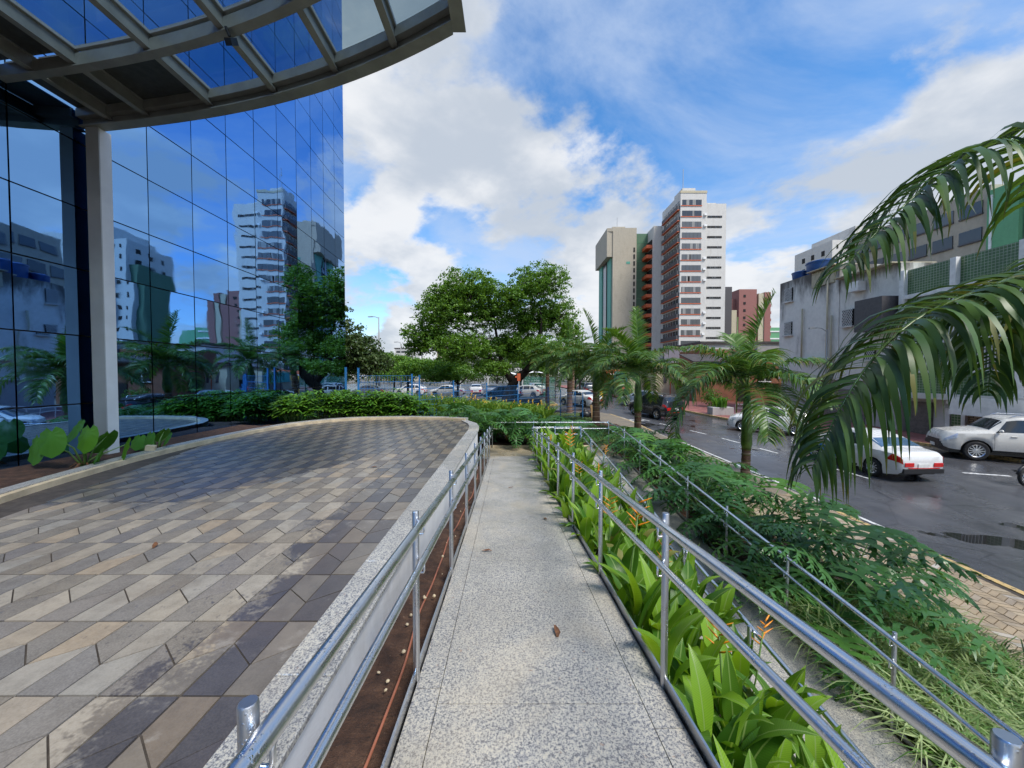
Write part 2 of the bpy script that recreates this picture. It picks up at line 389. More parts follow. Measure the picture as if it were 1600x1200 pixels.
def leafmat(name, c1, c2, rough=.42, trans=.3, island=True, vein=None):
    g = G(name); r = g.isl() if island else g.rnd()
    f = g.math('ADD', g.math('MULTIPLY', r, .7), g.math('MULTIPLY', g.noise(1.3, 3), .4))
    c = g.mix(g.rng(f, .15, .95), c1, c2)
    if vein:                                  # pale midrib and fine side veins, in the leaf's own coordinates
        ox, oy, oz = g.xyz(g.n('ShaderNodeTexCoord').outputs['Object']); ax = g.math('ABSOLUTE', ox)
        wv = g.math('SINE', g.math('ADD', g.math('MULTIPLY', g.math('ADD', oy, oz), 420.0), g.math('MULTIPLY', ax, -300.0)))
        c = g.mix(g.rng(wv, .2, 1, 0, .28), c, tuple(v*.55 for v in vein))
        c = g.mix(g.rng(ax, .0015, .0045, .8, 0), c, (.30,.44,.14)); g.bump(wv, .15, .002)
    g.go(c, rough, spec=.4)
    tr = g.n('ShaderNodeBsdfTranslucent'); g.set(tr.inputs[0], g.mix(1.0, c, (1.5, 1.35, .55), 'MULTIPLY'))
    mx = g.n('ShaderNodeMixShader'); mx.inputs[0].default_value = trans
    g.L(g.p.outputs[0], mx.inputs[1]); g.L(tr.outputs[0], mx.inputs[2]); g.L(mx.outputs[0], g.out.inputs[0]); return g.mat
M['helic'] = leafmat('heliconia_leaf', (.055,.16,.018), (.26,.46,.035), .35, .38, False, (.10,.28,.03))
M['helic_far'] = leafmat('heliconia_far', (.08,.19,.02), (.20,.32,.04), .4, .3)
M['philo'] = leafmat('philodendron_leaf', (.036,.118,.036), (.085,.22,.055), .28, .24, False)
M['philo_young'] = leafmat('philodendron_young', (.06,.17,.03), (.11,.26,.04), .32, .3, False)  # yellower green given to some of the leaf shapes
M['palm'] = leafmat('palm_leaflet', (.050,.125,.038), (.12,.235,.05), .36, .32)
M['palm_dark'] = leafmat('palm_leaflet_near', (.034,.088,.030), (.095,.18,.04), .40, .28)
M['palm_young'] = leafmat('palm_leaflet_young', (.075,.17,.028), (.13,.25,.04), .36, .32)
M['palm_dry'] = leafmat('palm_leaflet_dry', (.11,.15,.025), (.19,.19,.04), .5, .25)
M['tree'] = leafmat('tree_leaf', (.065,.16,.018), (.17,.33,.036), .5, .38)
M['tree_dark'] = leafmat('tree_leaf_dark', (.040,.080,.022), (.085,.135,.034), .5, .28)
M['tree_pale'] = leafmat('tree_leaf_light', (.075,.19,.022), (.17,.33,.04), .5, .34)  # paler foliage green of some trees
M['rhapis'] = leafmat('rhapis_leaf', (.06,.18,.025), (.15,.33,.035), .36, .32)
M['taro'] = leafmat('taro_leaf', (.07,.22,.025), (.12,.31,.035), .4, .35, False)
M['variegated'] = leafmat('variegated_leaf', (.10,.22,.045), (.44,.54,.26), .45, .3)
M['dwarf'] = leafmat('ground_cover', (.09,.17,.04), (.27,.36,.14), .5, .25)
M['stem'] = plain('green_stem', (.12,.22,.05), .45, var=.25, scale=20); M['petal'] = plain('orange_bract', (.85,.28,.015), .4, var=.25, scale=30)
M['petal_y'] = plain('yellow_bract', (.85,.50,.03), .4, var=.2, scale=30)
M['deadleaf'] = plain('dead_leaf', (.16,.07,.03), .8, var=.4, scale=30)
def trunk_mat():
    g = G('palm_trunk'); x, y, z = g.xyz(g.n('ShaderNodeTexCoord').outputs['Object'])
    w = g.n('ShaderNodeTexWave', wave_type='BANDS', bands_direction='Z'); w.inputs['Scale'].default_value = 1.1; w.inputs['Distortion'].default_value = 1.2; w.inputs['Detail'].default_value = 2
    g.L(g.n('ShaderNodeTexCoord').outputs['Object'], w.inputs['Vector'])
    c = g.mix(g.rng(g.noise(9, 5, .65), .35, .7), (.13,.062,.038), (.25,.15,.10))
    c = g.mix(g.rng(w.outputs['Fac'], .86, .97), c, (.36,.26,.18)); g.bump(g.noise(40, 3), .4, .01); return g.go(c, .85)
M['palm_trunk'] = trunk_mat()
M['crownshaft'] = plain('crownshaft', (.10,.19,.03), .35, var=.35, scale=5)
M['bark'] = plain('bark', (.028,.020,.014), .9, var=.5, scale=6, bump=.7, bscale=25)
M['fence_blue'] = plain('fence_blue', (.03,.17,.42), .4, var=.15, scale=4)
M['concrete'] = stucco('concrete', (.33,.33,.32), (.12,.115,.11), .5)
M['black_plastic'] = plain('black_plastic', (.012,.012,.013), .4); M['rubber'] = plain('rubber', (.013,.013,.013), .75)
M['rim'] = plain('wheel_rim', (.55,.56,.57), .28, .9); M['chrome'] = plain('chrome', (.72,.72,.73), .12, 1.0, var=.03)
M['car_glass'] = plain('car_glass', (.018,.022,.026), .04, 0.0, spec=.9); M['car_glass_sky'] = plain('car_glass_sky', (.10,.18,.28), .04, 0.35, spec=1.0)
M['red_lamp'] = plain('red_lamp', (.52,.014,.012), .15, var=.15, scale=12); M['clear_lamp'] = plain('clear_lamp', (.62,.64,.66), .12, .3, var=.15, scale=20)
M['plate'] = plain('plate', (.68,.68,.66), .5); M['plate_blue'] = plain('plate_blue', (.05,.05,.34), .5)
def paint(name, col, rough=.22, metal=0.0):
    g = G(name); d = g.rng(g.noise(2.6, 5, .6, obj=True), .45, .75, 0, .12)
    return g.go(g.mix(d, col, tuple(v*.6 for v in col)), g.rng(g.noise(6, 3, obj=True), .4, .7, rough, rough+.15), metal, Coat_Weight=.6, Coat_Roughness=.06)
M['car_white'] = paint('car_white', (.72,.72,.71)); M['car_black'] = paint('car_black', (.014,.016,.02), .2)
M['car_silver'] = paint('car_silver', (.36,.41,.47), .28, .6); M['car_grey'] = paint('car_grey', (.12,.13,.14), .28, .4); M['car_pearl'] = paint('car_pearl', (.62,.61,.57))
M['car_blue'] = paint('car_blue', (.03,.05,.12), .25, .3)
# ------------------------------------------------------------------ ground, road, pavements
YB = [-60, -12, 0, 10, 20, 30, 40, 60, 100, 200, 500, 1600, 5000]
mb = MB()
for i in range(len(YB)-1):
    a, b = YB[i], YB[i+1]; x = 3000
    mb.add([(-x,a,gz(a)-.06),(x,a,gz(a)-.06),(x,b,gz(b)-.06),(-x,b,gz(b)-.06)], [(0,1,2,3)])
M['earth'] = plain('earth', (.13,.12,.10), .9, var=.3, scale=.15)
struct(mb.build('ground', M['earth']))
ROAD = [(-12,8.9,20.4),(0,8.8,20.4),(7,8.7,20.4),(14,8.45,20.4),(17.5,8.25,20.2),(21,8.1,18.6),(25.8,7.95,15.1),(29.4,7.4,14.3),(30.6,6.6,14.1),(31.2,4.8,14.0),(31.4,-34,13.9),(40,-40,12.7),(60,-45,10.8),(90,-45,9.5),(130,-45,9)]
mb = MB()
for (a, l, r), (b, l2, r2) in zip(ROAD, ROAD[1:]):
    n = max(1, int((b-a)/2.5))
    for i in range(n):
        t, u = i/n, (i+1)/n; ya, yb = a+(b-a)*t, a+(b-a)*u
        mb.add([(l+(l2-l)*t,ya,gz(ya)),(r+(r2-r)*t,ya,gz(ya)),(r+(r2-r)*u,yb,gz(yb)),(l+(l2-l)*u,yb,gz(yb))], [(0,1,2,3)])
road = struct(mb.build('road', M['asphalt']))
def xl(y): return float(np.interp(y, [r[0] for r in ROAD[:10]], [r[1] for r in ROAD[:10]]))
def xr(y): return float(np.interp(y, [r[0] for r in ROAD], [r[2] for r in ROAD]))
def stripe(name, pts, w, mat='road_white', dz=.005):
    m = MB(); P = [Vector((x, y, 0)) for x, y in pts]
    for a, b in zip(P, P[1:]):
        d = (b-a).normalized(); nrm = Vector((-d.y, d.x, 0))*w/2; k = max(1, int((b-a).length/1.2))
        for i in range(k):
            p, q = a+(b-a)*i/k, a+(b-a)*(i+1)/k
            m.add([(v.x, v.y, gz(v.y)+dz) for v in (p+nrm, p-nrm, q-nrm, q+nrm)], [(0,1,2,3)])
    return m.build(name, M[mat], road)
for a, b in (((12.35,13.2),(12.2,14.4)), ((11.75,16.9),(11.55,17.9)), ((11.35,19.1),(11.1,20.3)), ((10.85,21.4),(10.5,22.6)), ((10.0,24.2),(9.7,25.2)), ((9.4,26.2),(9.15,27.1))):
    stripe('lane_dash', [a, b], .11)
stripe('edge_line', [(xl(y)+.42, y) for y in np.arange(9.0, 20.5, 1.15)], .1)
stripe('edge_line', [(xl(y)+.35, y) for y in np.arange(25.6, 28.4, .9)], .12)
stripe('stop_line', [(7.9,27.0),(9.1,26.4)], .28)
stripe('painted_arrow', [(16.4,13.9),(17.6,13.5)], .16)
# left kerb: separate kerb stones
walk = None
def walk_strip(name, rows, mat, dz):
    m = MB()
    for (a, l, r), (b, l2, r2) in zip(rows, rows[1:]):
        m.add([(l,a,gz(a)+dz),(r,a,gz(a)+dz),(r2,b,gz(b)+dz),(l2,b,gz(b)+dz)], [(0,1,2,3)])
    return struct(m.build(name, mat))
ys = [-12, -4, 0, 4, 8, 12, 14, 17.5, 21, 25.8, 29.0]
walk = walk_strip('pavement', [(y, 5.9, xl(y)-.13) for y in ys] + [(29.9,5.0,6.9),(30.7,3.4,5.2)], M['walk_base'], .112)
far = walk_strip('pavement_far', [(y, 5.9, xl(y)-.13) for y in (11.2, 14, 17.5, 21, 25.8, 29.0)] + [(29.9,5.0,6.9),(30.7,3.4,5.2)], M['walk_far'], .122)
kerb = struct(bpy.data.objects.new('kerb', None)); COL.objects.link(kerb)
y = 1.0
while y < 29:
    y2 = y + .98; m = MB()
    a, b = xl(y), xl(y2); h = .125 + random.uniform(-.006, .006)
    m.prism([(a-.13,y+.008),(a,y+.008),(b,y2-.008),(b-.13,y2-.008)], lambda x_, y_: gz(y_)-.05, lambda x_, y_: gz(y_)+h)
    m.build('kerb_stone', M['kerb_yellow'] if y < 9.4 or y > 21 else M['kerb'], kerb); y += 1.0
# zigzag pavers, the nearest ones each an object, the rest one mass
zz = []
cw, pitch, sl = .215, .11, .10
for ci in range(0, 17):
    x0 = 5.2 + ci*cw
    for k in range(int(3.0/pitch), int(11.3/pitch)):
        yy = k*pitch; s_ = sl if ci % 2 else -sl; g_ = .0065
        q = [(x0+g_, yy+g_), (x0+cw-g_, yy+s_+g_), (x0+cw-g_, yy+s_+pitch-g_), (x0+g_, yy+pitch-g_)]
        yo = sl if ci % 2 == 0 else 0
        q = [(a, b+yo) for a, b in q]
        if max(a for a, b in q) > xl(yy)-.135 or min(a for a, b in q) < 5.9: continue
        zz.append((x0+cw/2, yy+yo, q))
def shown(c): return c[1] > .62*c[0] and c[1] < 1.3*c[0] and c[0]/c[1] < 1.36
near = sorted([c for c in zz if shown(c)], key=lambda c: c[1])[:300]; nid = {id(c) for c in near}
rest = MB()
for c in zz:
    h = random.uniform(-.003, .003)
    if id(c) in nid:
        m = MB(); m.prism(c[2], lambda x, y: gz(y)+.10, lambda x, y: gz(y)+.134+h); m.build('paver', M['walk_paver'], walk)
    else: rest.prism(c[2], lambda x, y: gz(y)+.10, lambda x, y: gz(y)+.134+h)
tag(rest.build('paver_field', M['walk_paver_i'], walk), kind='stuff')
# right-hand pavement, raised, with kerb stones
rw = walk_strip('right_pavement', [(y, xr(y)+.13, 26) for y in (-12, 0, 10, 16, 17.5, 21, 25.8, 29.4, 34, 40, 60, 90)], M['walk_red'], .13)
y = 14.0
while y < 44:
    y2 = y+1.2; a, b = xr(y), xr(y2); m = MB()
    m.prism([(a,y+.01),(a+.14,y+.01),(b+.14,y2-.01),(b,y2-.01)], lambda x_, y_: gz(y_)-.05, lambda x_, y_: gz(y_)+.14)
    m.build('kerb_stone', M['kerb_yellow'] if y < 34 else M['kerb'], rw); y = y2
# tree island across the side street
isl = MB(); isl.bbox(-9, 35.3, .8, 4.2, 41, gz(36)+.16, .02); island = struct(isl.build('traffic_island', M['kerb_yellow']))
isl = MB(); isl.box(-8.8, 35.5, gz(36)+.17, 4.0, 40.8, gz(36)+.2); isl.build('island_lawn', M['dwarf'], island)

# ------------------------------------------------------------------ plaza
PZ = 2.52
KP = [(-3.6,-2.0),(-4.5,1.0),(-5.35,3.0),(-5.97,4.5),(-6.33,5.9),(-6.5,6.9),(-6.56,8.5),(-6.45,10.0),(-6.1,11.3),(-5.2,12.3),(-3.9,12.62),(-2.6,12.55),(-1.5,12.2)]
kc = [(p.x, p.y) for p in catmull([(x,y,0) for x,y in KP], 60)]
plaza_poly = [(-1.16,-2.0),(-1.16,10.2),(-1.24,11.2),(-1.5,12.2)] + kc[::-1][1:]
hull = plaza_poly
mb = MB(); mb.prism([(-1.0,-2.0),(-1.0,10.2),(-1.12,11.2),(-1.5,12.2)] + [(x*1.0-.04,y+.02) for x,y in kc[::-1][1:]], .2, PZ-.008)
plaza = struct(mb.build('plaza_floor', M['grout']))
cells = []
W_, H_ = .193, .541
for ci in range(-36, 0):
    xa = -1.16 + ci*W_ + .0; xb = xa + W_
    for r in range(-3, 24):
        ya = .13 + r*H_; yb = ya + H_; g_ = .005
        mid = (ya+yb)/2; s_ = .075 if ci % 2 else -.075
        dark = (ci + r) % 2
        for q in ([(xa+g_,ya+g_),(xb-g_,ya+g_),(xb-g_,mid+s_-g_),(xa+g_,mid-s_-g_)], [(xa+g_,mid-s_+g_),(xb-g_,mid+s_+g_),(xb-g_,yb-g_),(xa+g_,yb-g_)]):
            c = clip(q, hull)
            if len(c) >= 3 and area(c) > .006: cells.append((sum(p[0] for p in c)/len(c), sum(p[1] for p in c)/len(c), c, dark))
def vis(c): return c[1] > .9 and abs(c[0])/c[1] < 1.36
near = sorted([c for c in cells if vis(c)], key=lambda c: math.hypot(c[0], c[1]))[:300]; nid = {id(c) for c in near}
rest = MB()
def paver(m, c):
    t = PZ + random.uniform(-.0015, .0015); tx, ty = random.uniform(-.006,.006), random.uniform(-.006,.006)
    m.prism(c[2], PZ-.03, lambda x, y: t + (x-c[0])*tx + (y-c[1])*ty)
for c in cells:
    if id(c) in nid:
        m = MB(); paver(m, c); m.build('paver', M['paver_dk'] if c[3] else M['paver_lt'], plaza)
    else: rest.mi = c[3]; paver(rest, c)
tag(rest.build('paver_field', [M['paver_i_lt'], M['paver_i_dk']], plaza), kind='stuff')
# retaining wall with granite coping on the ramp side
rwall = thing('retaining_wall', 'low white retaining wall with speckled granite coping between plaza and ramp', 'wall', (-.9, 5, 0))
m = MB(); wl = [(-.915,-2.0),(-.915,10.2),(-1.02,11.3),(-1.45,12.2)]
for a, b in zip(wl, wl[1:]): m.prism([(a[0]-.12,a[1]),(a[0],a[1]),(b[0],b[1]),(b[0]-.12,b[1])], .2, PZ-.012)
m.build('wall', M['white_wall'], rwall)
yy = -1.6
while yy < 10.0:
    y2 = min(yy+1.15, 10.2); m = MB(); m.bbox(-1.165, yy+.003, PZ-.012, -.885, y2-.003, PZ+.022, .006); m.build('coping_slab', M['granite_coping'], rwall); yy = y2
cp = [(-.885,10.2),(-.93,10.8),(-1.06,11.5),(-1.42,12.25)]; ci_ = [(-1.165,10.2),(-1.2,10.75),(-1.3,11.4),(-1.62,12.2)]
for i in range(3):
    m = MB(); m.prism([ci_[i], cp[i], cp[i+1], ci_[i+1]], PZ-.012, PZ+.022); m.build('coping_slab', M['granite_coping'], rwall)
# curved kerb along the planting strip: cream step and granite top, in short stones
pk = thing('curved_kerb', 'curved granite and cream kerb edging the plaza below the glass facade', 'kerb', (-6.5, 8, PZ))
def offs(pts, d):
    out = []
    for i in range(len(pts)):
        a, b = pts[max(i-1,0)], pts[min(i+1,len(pts)-1)]; t = Vector((b[0]-a[0], b[1]-a[1])).normalized(); out.append((pts[i][0]-t.y*d, pts[i][1]+t.x*d))
    return out
o1, o2, o3 = offs(kc, -.015), offs(kc, .07), offs(kc, .25)
for i in range(0, len(kc)-1, 3):
    j = min(i+3, len(kc)-1); m = MB(); m.prism(o1[i:j+1] + o2[i:j+1][::-1], PZ-.05, PZ+.07); m.build('cream_step', M['cream_kerb'], pk)
    m = MB(); m.prism(o2[i:j+1] + o3[i:j+1][::-1], PZ-.05, PZ+.085); m.build('granite_top', M['granite_coping'], pk)
# planting strip and garden earth behind the kerb
mb = MB()
for i in range(len(kc)-1):
    if kc[i][1] < 10.8: mb.add([(o3[i][0]+.1,o3[i][1],PZ-.02),(o3[i+1][0]+.1,o3[i+1][1],PZ-.02),(-7.72,o3[i+1][1],PZ+.06),(-7.72,o3[i][1],PZ+.06)], [(0,1,2,3)])
struct(mb.build('planting_strip', M['soil']))
def garden_z(x, y):                           # earth between plaza, fence and street: falls from plaza level to the street
    base = gz(y) + .12
    t = max(0, min(1, (x + 4.2) / 6.5)); u = max(0, min(1, (y - 13.0) / 11.0))
    up = 2.42*(1-t) + 1.28*t
    return max(base, up*(1-u) + base*u)
mb = MB(); nx, ny = 26, 24
gx = lambda i: -8.2 + i*.57; gy = lambda j: 11.6 + j*.82
for i in range(nx):
    for j in range(ny):
        x0, x1, y0, y1 = gx(i), gx(i+1), gy(j), gy(j+1)
        if y0 < 13.9 and x1 > -1.35: continue
        mb.add([(x,y,garden_z(x,y)) for x,y in ((x0,y0),(x1,y0),(x1,y1),(x0,y1))], [(0,1,2,3)])
mb.add([(-1.5,13.921,1.32),(3.9,13.921,1.32),(3.9,14.2,1.33),(-1.5,14.2,1.5)], [(0,1,2,3)])
struct(mb.build('garden_earth', M['soil'], smooth=True))

# ------------------------------------------------------------------ ramps
def RX(x, y): return x - .0166*y
def zu(y): return 2.47 - .09*min(y, 12.35)            # upper ramp, falls away from the camera
def zl(y): return 1.36 - .09*max(0, 12.35 - y)         # lower ramp, falls back towards it
LZ = 1.36
def ramp_body(name, xa, xb, y0, y1, zf, zbot):
    m = MB(); q = [(RX(xa,y0),y0),(RX(xb,y0),y0),(RX(xb,y1),y1),(RX(xa,y1),y1)]
    m.prism(q, zbot, lambda x, y: zf(y)-.02); return struct(m.build(name, M['concrete']))
def slabs(parent, xs, y0, y1, step, zf, mat, jitter=0):
    for a, b in zip(xs, xs[1:]):
        y = y0 + random.uniform(0, jitter)
        cuts = [y0]
        while y < y1-.5:
            y += step
            cuts.append(min(y, y1))
        if cuts[-1] < y1: cuts[-1] = y1
        for c, d in zip(cuts, cuts[1:]):
            m = MB(); g_ = .0022
            m.prism([(RX(a+g_,c),c+g_),(RX(b-g_,c),c+g_),(RX(b-g_,d),d-g_),(RX(a+g_,d),d-g_)], lambda x, y: zf(y)-.03, lambda x, y: zf(y))
            m.build('granite_slab', mat, parent)
ru = ramp_body('ramp_upper', -.5, .87, -2, 12.35, zu, -.3); slabs(ru, [-.5,-.36,.72,.87], -2, 12.35, 1.9, zu, M['granite'], .3)
rl = ramp_body('ramp_lower', 2.36, 3.72, -4, 12.35, zl, lambda x, y: zl(y)-.5); slabs(rl, [2.36,3.04,3.72], -4, 12.35, 1.6, zl, M['granite'], .3)
ld = ramp_body('ramp_landing', -.75, 3.72, 12.352, 13.8, lambda y: LZ, .3); slabs(ld, [-.75,.87,2.36,3.72], 12.352, 13.8, 1.46, lambda y: LZ, M['granite_landing'])
ew = thing('landing_upstand', 'low pale stone upstand at the far end of the ramp landing', 'kerb', (1.4, 13.9, LZ))
m = MB(); m.bbox(RX(-.75,13.9), 13.8, .4, RX(3.72,13.9), 13.92, LZ+.07, .008); m.build('upstand', M['cream_kerb'], ew)
# earth: slit bed on the left, planter between the ramps, bed right of the lower ramp
def grid_soil(name, fx0, fx1, y0, y1, fz, nx=6, ny=40, amp=.02):
    m = MB(); rr = random.Random(3)
    vs = []
    for j in range(ny+1):
        y = y0+(y1-y0)*j/ny
        for i in range(nx+1):
            t = i/nx; x = fx0(y)*(1-t)+fx1(y)*t; vs.append((x, y, fz(t, y) + rr.uniform(-amp, amp)))
    m.add(vs, [(j*(nx+1)+i, j*(nx+1)+i+1, (j+1)*(nx+1)+i+1, (j+1)*(nx+1)+i) for j in range(ny) for i in range(nx)])
    return struct(m.build(name, M['soil'], smooth=True))
grid_soil('soil_bed_left', lambda y: -.93, lambda y: RX(-.495, y), -2, 13.8, lambda t, y: zu(y)-.06-.05*t, 5, 110, .014)
def mid_z(t, y): k = max(0, 1 - y/12.3); return (zu(y) - .12 - .62*k**.8)*(1-t) + (zl(y)+.04+.12*k)*t
grid_soil('soil_planter', lambda y: RX(.865, y), lambda y: RX(2.365, y), -1, 12.33, mid_z, 8, 60, .025)
def right_z(t, y): return (zl(y)-.02)*(1-t) + (gz(y)+.10)*t
grid_soil('soil_bed_right', lambda y: RX(3.715, y), lambda y: 6.35, -4, 13.8, right_z, 8, 50, .03)
grid_soil('soil_bed_far', lambda y: RX(3.715, y)-.3, lambda y: 6.2 - max(0, y-24)*.5, 13.79, 29.2, lambda t, y: max(garden_z(3.4, y)*(1-t) + (gz(y)+.11)*t, gz(y)+.11), 6, 30, .02)
tag(MB().tube([(RX(-.66,y)+.03*math.sin(y*1.1)+.012*math.sin(y*3.7), y, zu(y)-.06+.01*math.sin(y*7)) for y in np.arange(-.5, 9.5, .1)], .008, 6).build('drip_hose', plain('hose_red', (.33,.12,.07), .5), smooth=True), 'thin reddish drip hose lying on the soil strip beside the ramp', 'hose')
for k in range(26):                           # pale pebbles lying on the earth
    y = random.uniform(1.2, 9); x = random.uniform(-.86, RX(-.54, y)); r = random.uniform(.006, .017)
    o = MB(); o.lathe([(0.001,-r*.6),(r*.9,-r*.3),(r,0),(r*.7,r*.5),(.001,r*.65)], 6, (0,0,0)); o = o.build('pebble', M['cream_kerb'], smooth=True)
    o.location = (x, y, zu(y)-.05); o.rotation_euler = (random.random(), random.random(), random.random()*6)
    tag(o, 'small pale pebble lying on the brown soil strip left of the ramp', 'pebble', 'pebbles on the soil strip')

# ------------------------------------------------------------------ handrails
def handrail(name, label, path, floor, posts, first):
    """path: plan points with floor heights (x,y,z); posts: (x,y,z,dx,dy) foot and the direction towards the rail"""
    t = thing(name, label, 'handrail', first)
    for h, r in ((.92, .0235), (.70, .019)):
        pts = []
        for i, p in enumerate(path):
            p = Vector(p) + Vector((0,0,h))
            if 0 < i < len(path)-1:
                a = Vector(path[i-1]) + Vector((0,0,h)); b = Vector(path[i+1]) + Vector((0,0,h))
                da, db = (a-p), (b-p); s1 = min(.07, da.length*.4); s2 = min(.07, db.length*.4)
                A, B = p + da.normalized()*s1, p + db.normalized()*s2
                for u in (0, .33, .67, 1): pts.append(A*(1-u)**2 + p*2*u*(1-u) + B*u*u)
            else: pts.append(p)
        full = [pts[0]]
        for q in pts[1:]:
            n = max(1, int((q-full[-1]).length/1.5)); s0 = full[-1].copy()
            for k in range(1, n+1): full.append(s0 + (q-s0)*k/n)
        MB().tube(full, r, 14).build('rail', M['steel'], t, smooth=True, angle=50)
    for (x, y, z, dx, dy, ht) in posts:
        m = MB(); m.lathe([(.019,-.14),(.019,ht-.004),(.0165,ht),(.0001,ht)], 14, (x,y,z)); po = m.build('post', M['steel_post'], t, smooth=True, angle=40)
        for h in (.92, .70):
            rz = z + h; L_ = math.hypot(dx, dy) or 1; ux, uy = dx/L_, dy/L_
            m = MB(); m.tube([(x,y,rz-.075),(x+ux*.03,y+uy*.03,rz-.08),(x+dx*.9,y+dy*.9,rz-.08),(x+dx,y+dy,rz-.07),(x+dx,y+dy,rz-.012)], .006, 6)
            m.build('bracket', M['steel'], t, smooth=True)
    return t
path = [(RX(-.46,-1.2),-1.2,zu(-1.2)), (RX(-.46,12.35),12.35,LZ), (RX(-.46,13.72),13.72,LZ), (RX(3.68,13.72),13.72,LZ), (RX(3.68,12.35),12.35,LZ), (RX(3.68,-1.5),-1.5,zl(-1.5))]
ps = []
for k in range(9):
    y = .74 + 1.405*k; ps.append((RX(-.507,y), y, zu(y), .047, 0, .972))
ps += [(RX(-.46,13.77)-.02,13.77,LZ,.02,-.045,.972), (RX(1.0,13.77),13.77,LZ,0,-.045,.972), (RX(2.4,13.77),13.77,LZ,0,-.045,.972), (RX(3.70,13.77),13.77,LZ,-.02,-.045,.972)]
for k in range(7): y = 3.62 + 1.4*k; ps.append((RX(3.727,y), y, zl(y), -.047, 0, .972))
ps.append((RX(3.727,2.2), 2.2, zl(2.2), -.047, 0, .972))
hr1 = handrail('handrail', 'stainless outer handrail following the ramp down its left side and round the landing', path, None, ps, (RX(-.5,.74), .74, zu(.74)))
path = [(RX(.84,-1.2),-1.2,zu(-1.2)), (RX(.84,12.35),12.35,LZ), (RX(.86,12.43),12.43,LZ), (RX(2.42,12.43),12.43,LZ), (RX(2.435,12.35),12.35,LZ), (RX(2.435,-1.5),-1.5,zl(-1.5))]
ps = []
for k in range(9):
    y = .66 + 1.44*k; ps.append((RX(.882,y), y, zu(y), -.042, 0, .972))
for k in range(8): y = 2.3 + 1.4*k; ps.append((RX(2.385,y), y, zl(y), .047, 0, .972))
ps += [(RX(2.42,12.39),12.39,LZ,.02,.03,.972), (RX(1.6,12.39),12.39,LZ,0,.042,.972)]
hr2 = handrail('handrail', 'stainless inner handrail round the planter between upper and lower ramp', path, None, ps, (RX(.88,.66), .66, zu(.66)))
def curb(parent, x, y0, y1, zf, h=.062, w=.012):
    m = MB(); m.prism([(RX(x-w/2,y0),y0),(RX(x+w/2,y0),y0),(RX(x+w/2,y1),y1),(RX(x-w/2,y1),y1)], lambda a, b: zf(b)-.14, lambda a, b: zf(b)+h)
    m.build('curb_plate', M['steel_plate'], parent)
curb(hr1, -.512, -1.5, 12.3, zu); curb(hr1, 3.74, -2, 12.3, zl, .06); curb(hr2, .884, -1.5, 12.3, zu); curb(hr2, 2.35, -2, 12.3, zl, .06)

# ------------------------------------------------------------------ mirror-glass office building
FX = -7.7
ZL = [2.30, 3.486, 4.70, 5.88, 6.97, 8.12] + [8.12+1.15*k for k in range(1, 17)]
gb = thing('glass_building', 'tall office building clad in blue mirror glass panels on the left', 'building', (FX, 8, 0))
m = MB(); m.box(-40, -30, -.5, FX-.05, 13.88, 30)
CB, SB = math.cos(math.radians(3.2)), -math.sin(math.radians(3.2))
pb = [(FX+SB*1.13*k, 13.91+CB*1.13*k) for k in range(5)]
m.prism([(-40,13.881),(FX-.05,13.881),(pb[4][0]-.05,pb[4][1]-.03),(-40,pb[4][1]-.03)], -.5, 30); m.build('frame', M['dark_frame'], gb)
m = MB(); m.box(FX-.03, -30, 1.6, FX-.012, 4.6, 30); m.box(-40, -30.3, 0, FX-.1, -30.02, 30); m.box(-40, pb[4][1], 0, pb[4][0]-.06, pb[4][1]+.05, 30); m.build('glazing', M['facade_glass'], gb)
cols = [((FX, 8.235+1.135*k), (FX, 8.235+1.135*(k+1))) for k in range(-3, 5)] + [(pb[k], pb[k+1]) for k in range(4)]
rg = random.Random(12)
for ci, (a, b) in enumerate(cols):
    d = Vector((b[0]-a[0], b[1]-a[1], 0)); ln = d.length; d.normalize(); nrm = Vector((d.y, -d.x, 0))
    for r in range(len(ZL)-1):
        z0, z1 = ZL[r], ZL[r+1]; g_ = .011; hw_, hh = ln/2-g_, (z1-z0)/2-g_
        m = MB(); m.add([(-hw_,-.004,-hh),(hw_,-.004,-hh),(hw_,-.004,hh),(-hw_,-.004,hh),(-hw_,.012,-hh),(hw_,.012,-hh),(hw_,.012,hh),(-hw_,.012,hh)],
                        [(0,1,2,3),(7,6,5,4),(0,4,5,1),(1,5,6,2),(2,6,7,3),(3,7,4,0)])
        o = bpy.data.objects.new('glass_panel', m.mesh('glass_panel', M['facade_glass'])); COL.objects.link(o); o.parent = gb
        c = Vector(((a[0]+b[0])/2, (a[1]+b[1])/2, (z0+z1)/2)) - Vector((FX, 8, 0)); o.location = c
        o.rotation_euler = (rg.gauss(0,.0022), 0, math.atan2(d.y, d.x) + rg.gauss(0,.0022) )
m = MB(); m.box(FX-.03, -5, 1.8, FX+.03, 13.9, 2.30); m.build('plinth', M['dark_frame'], gb)

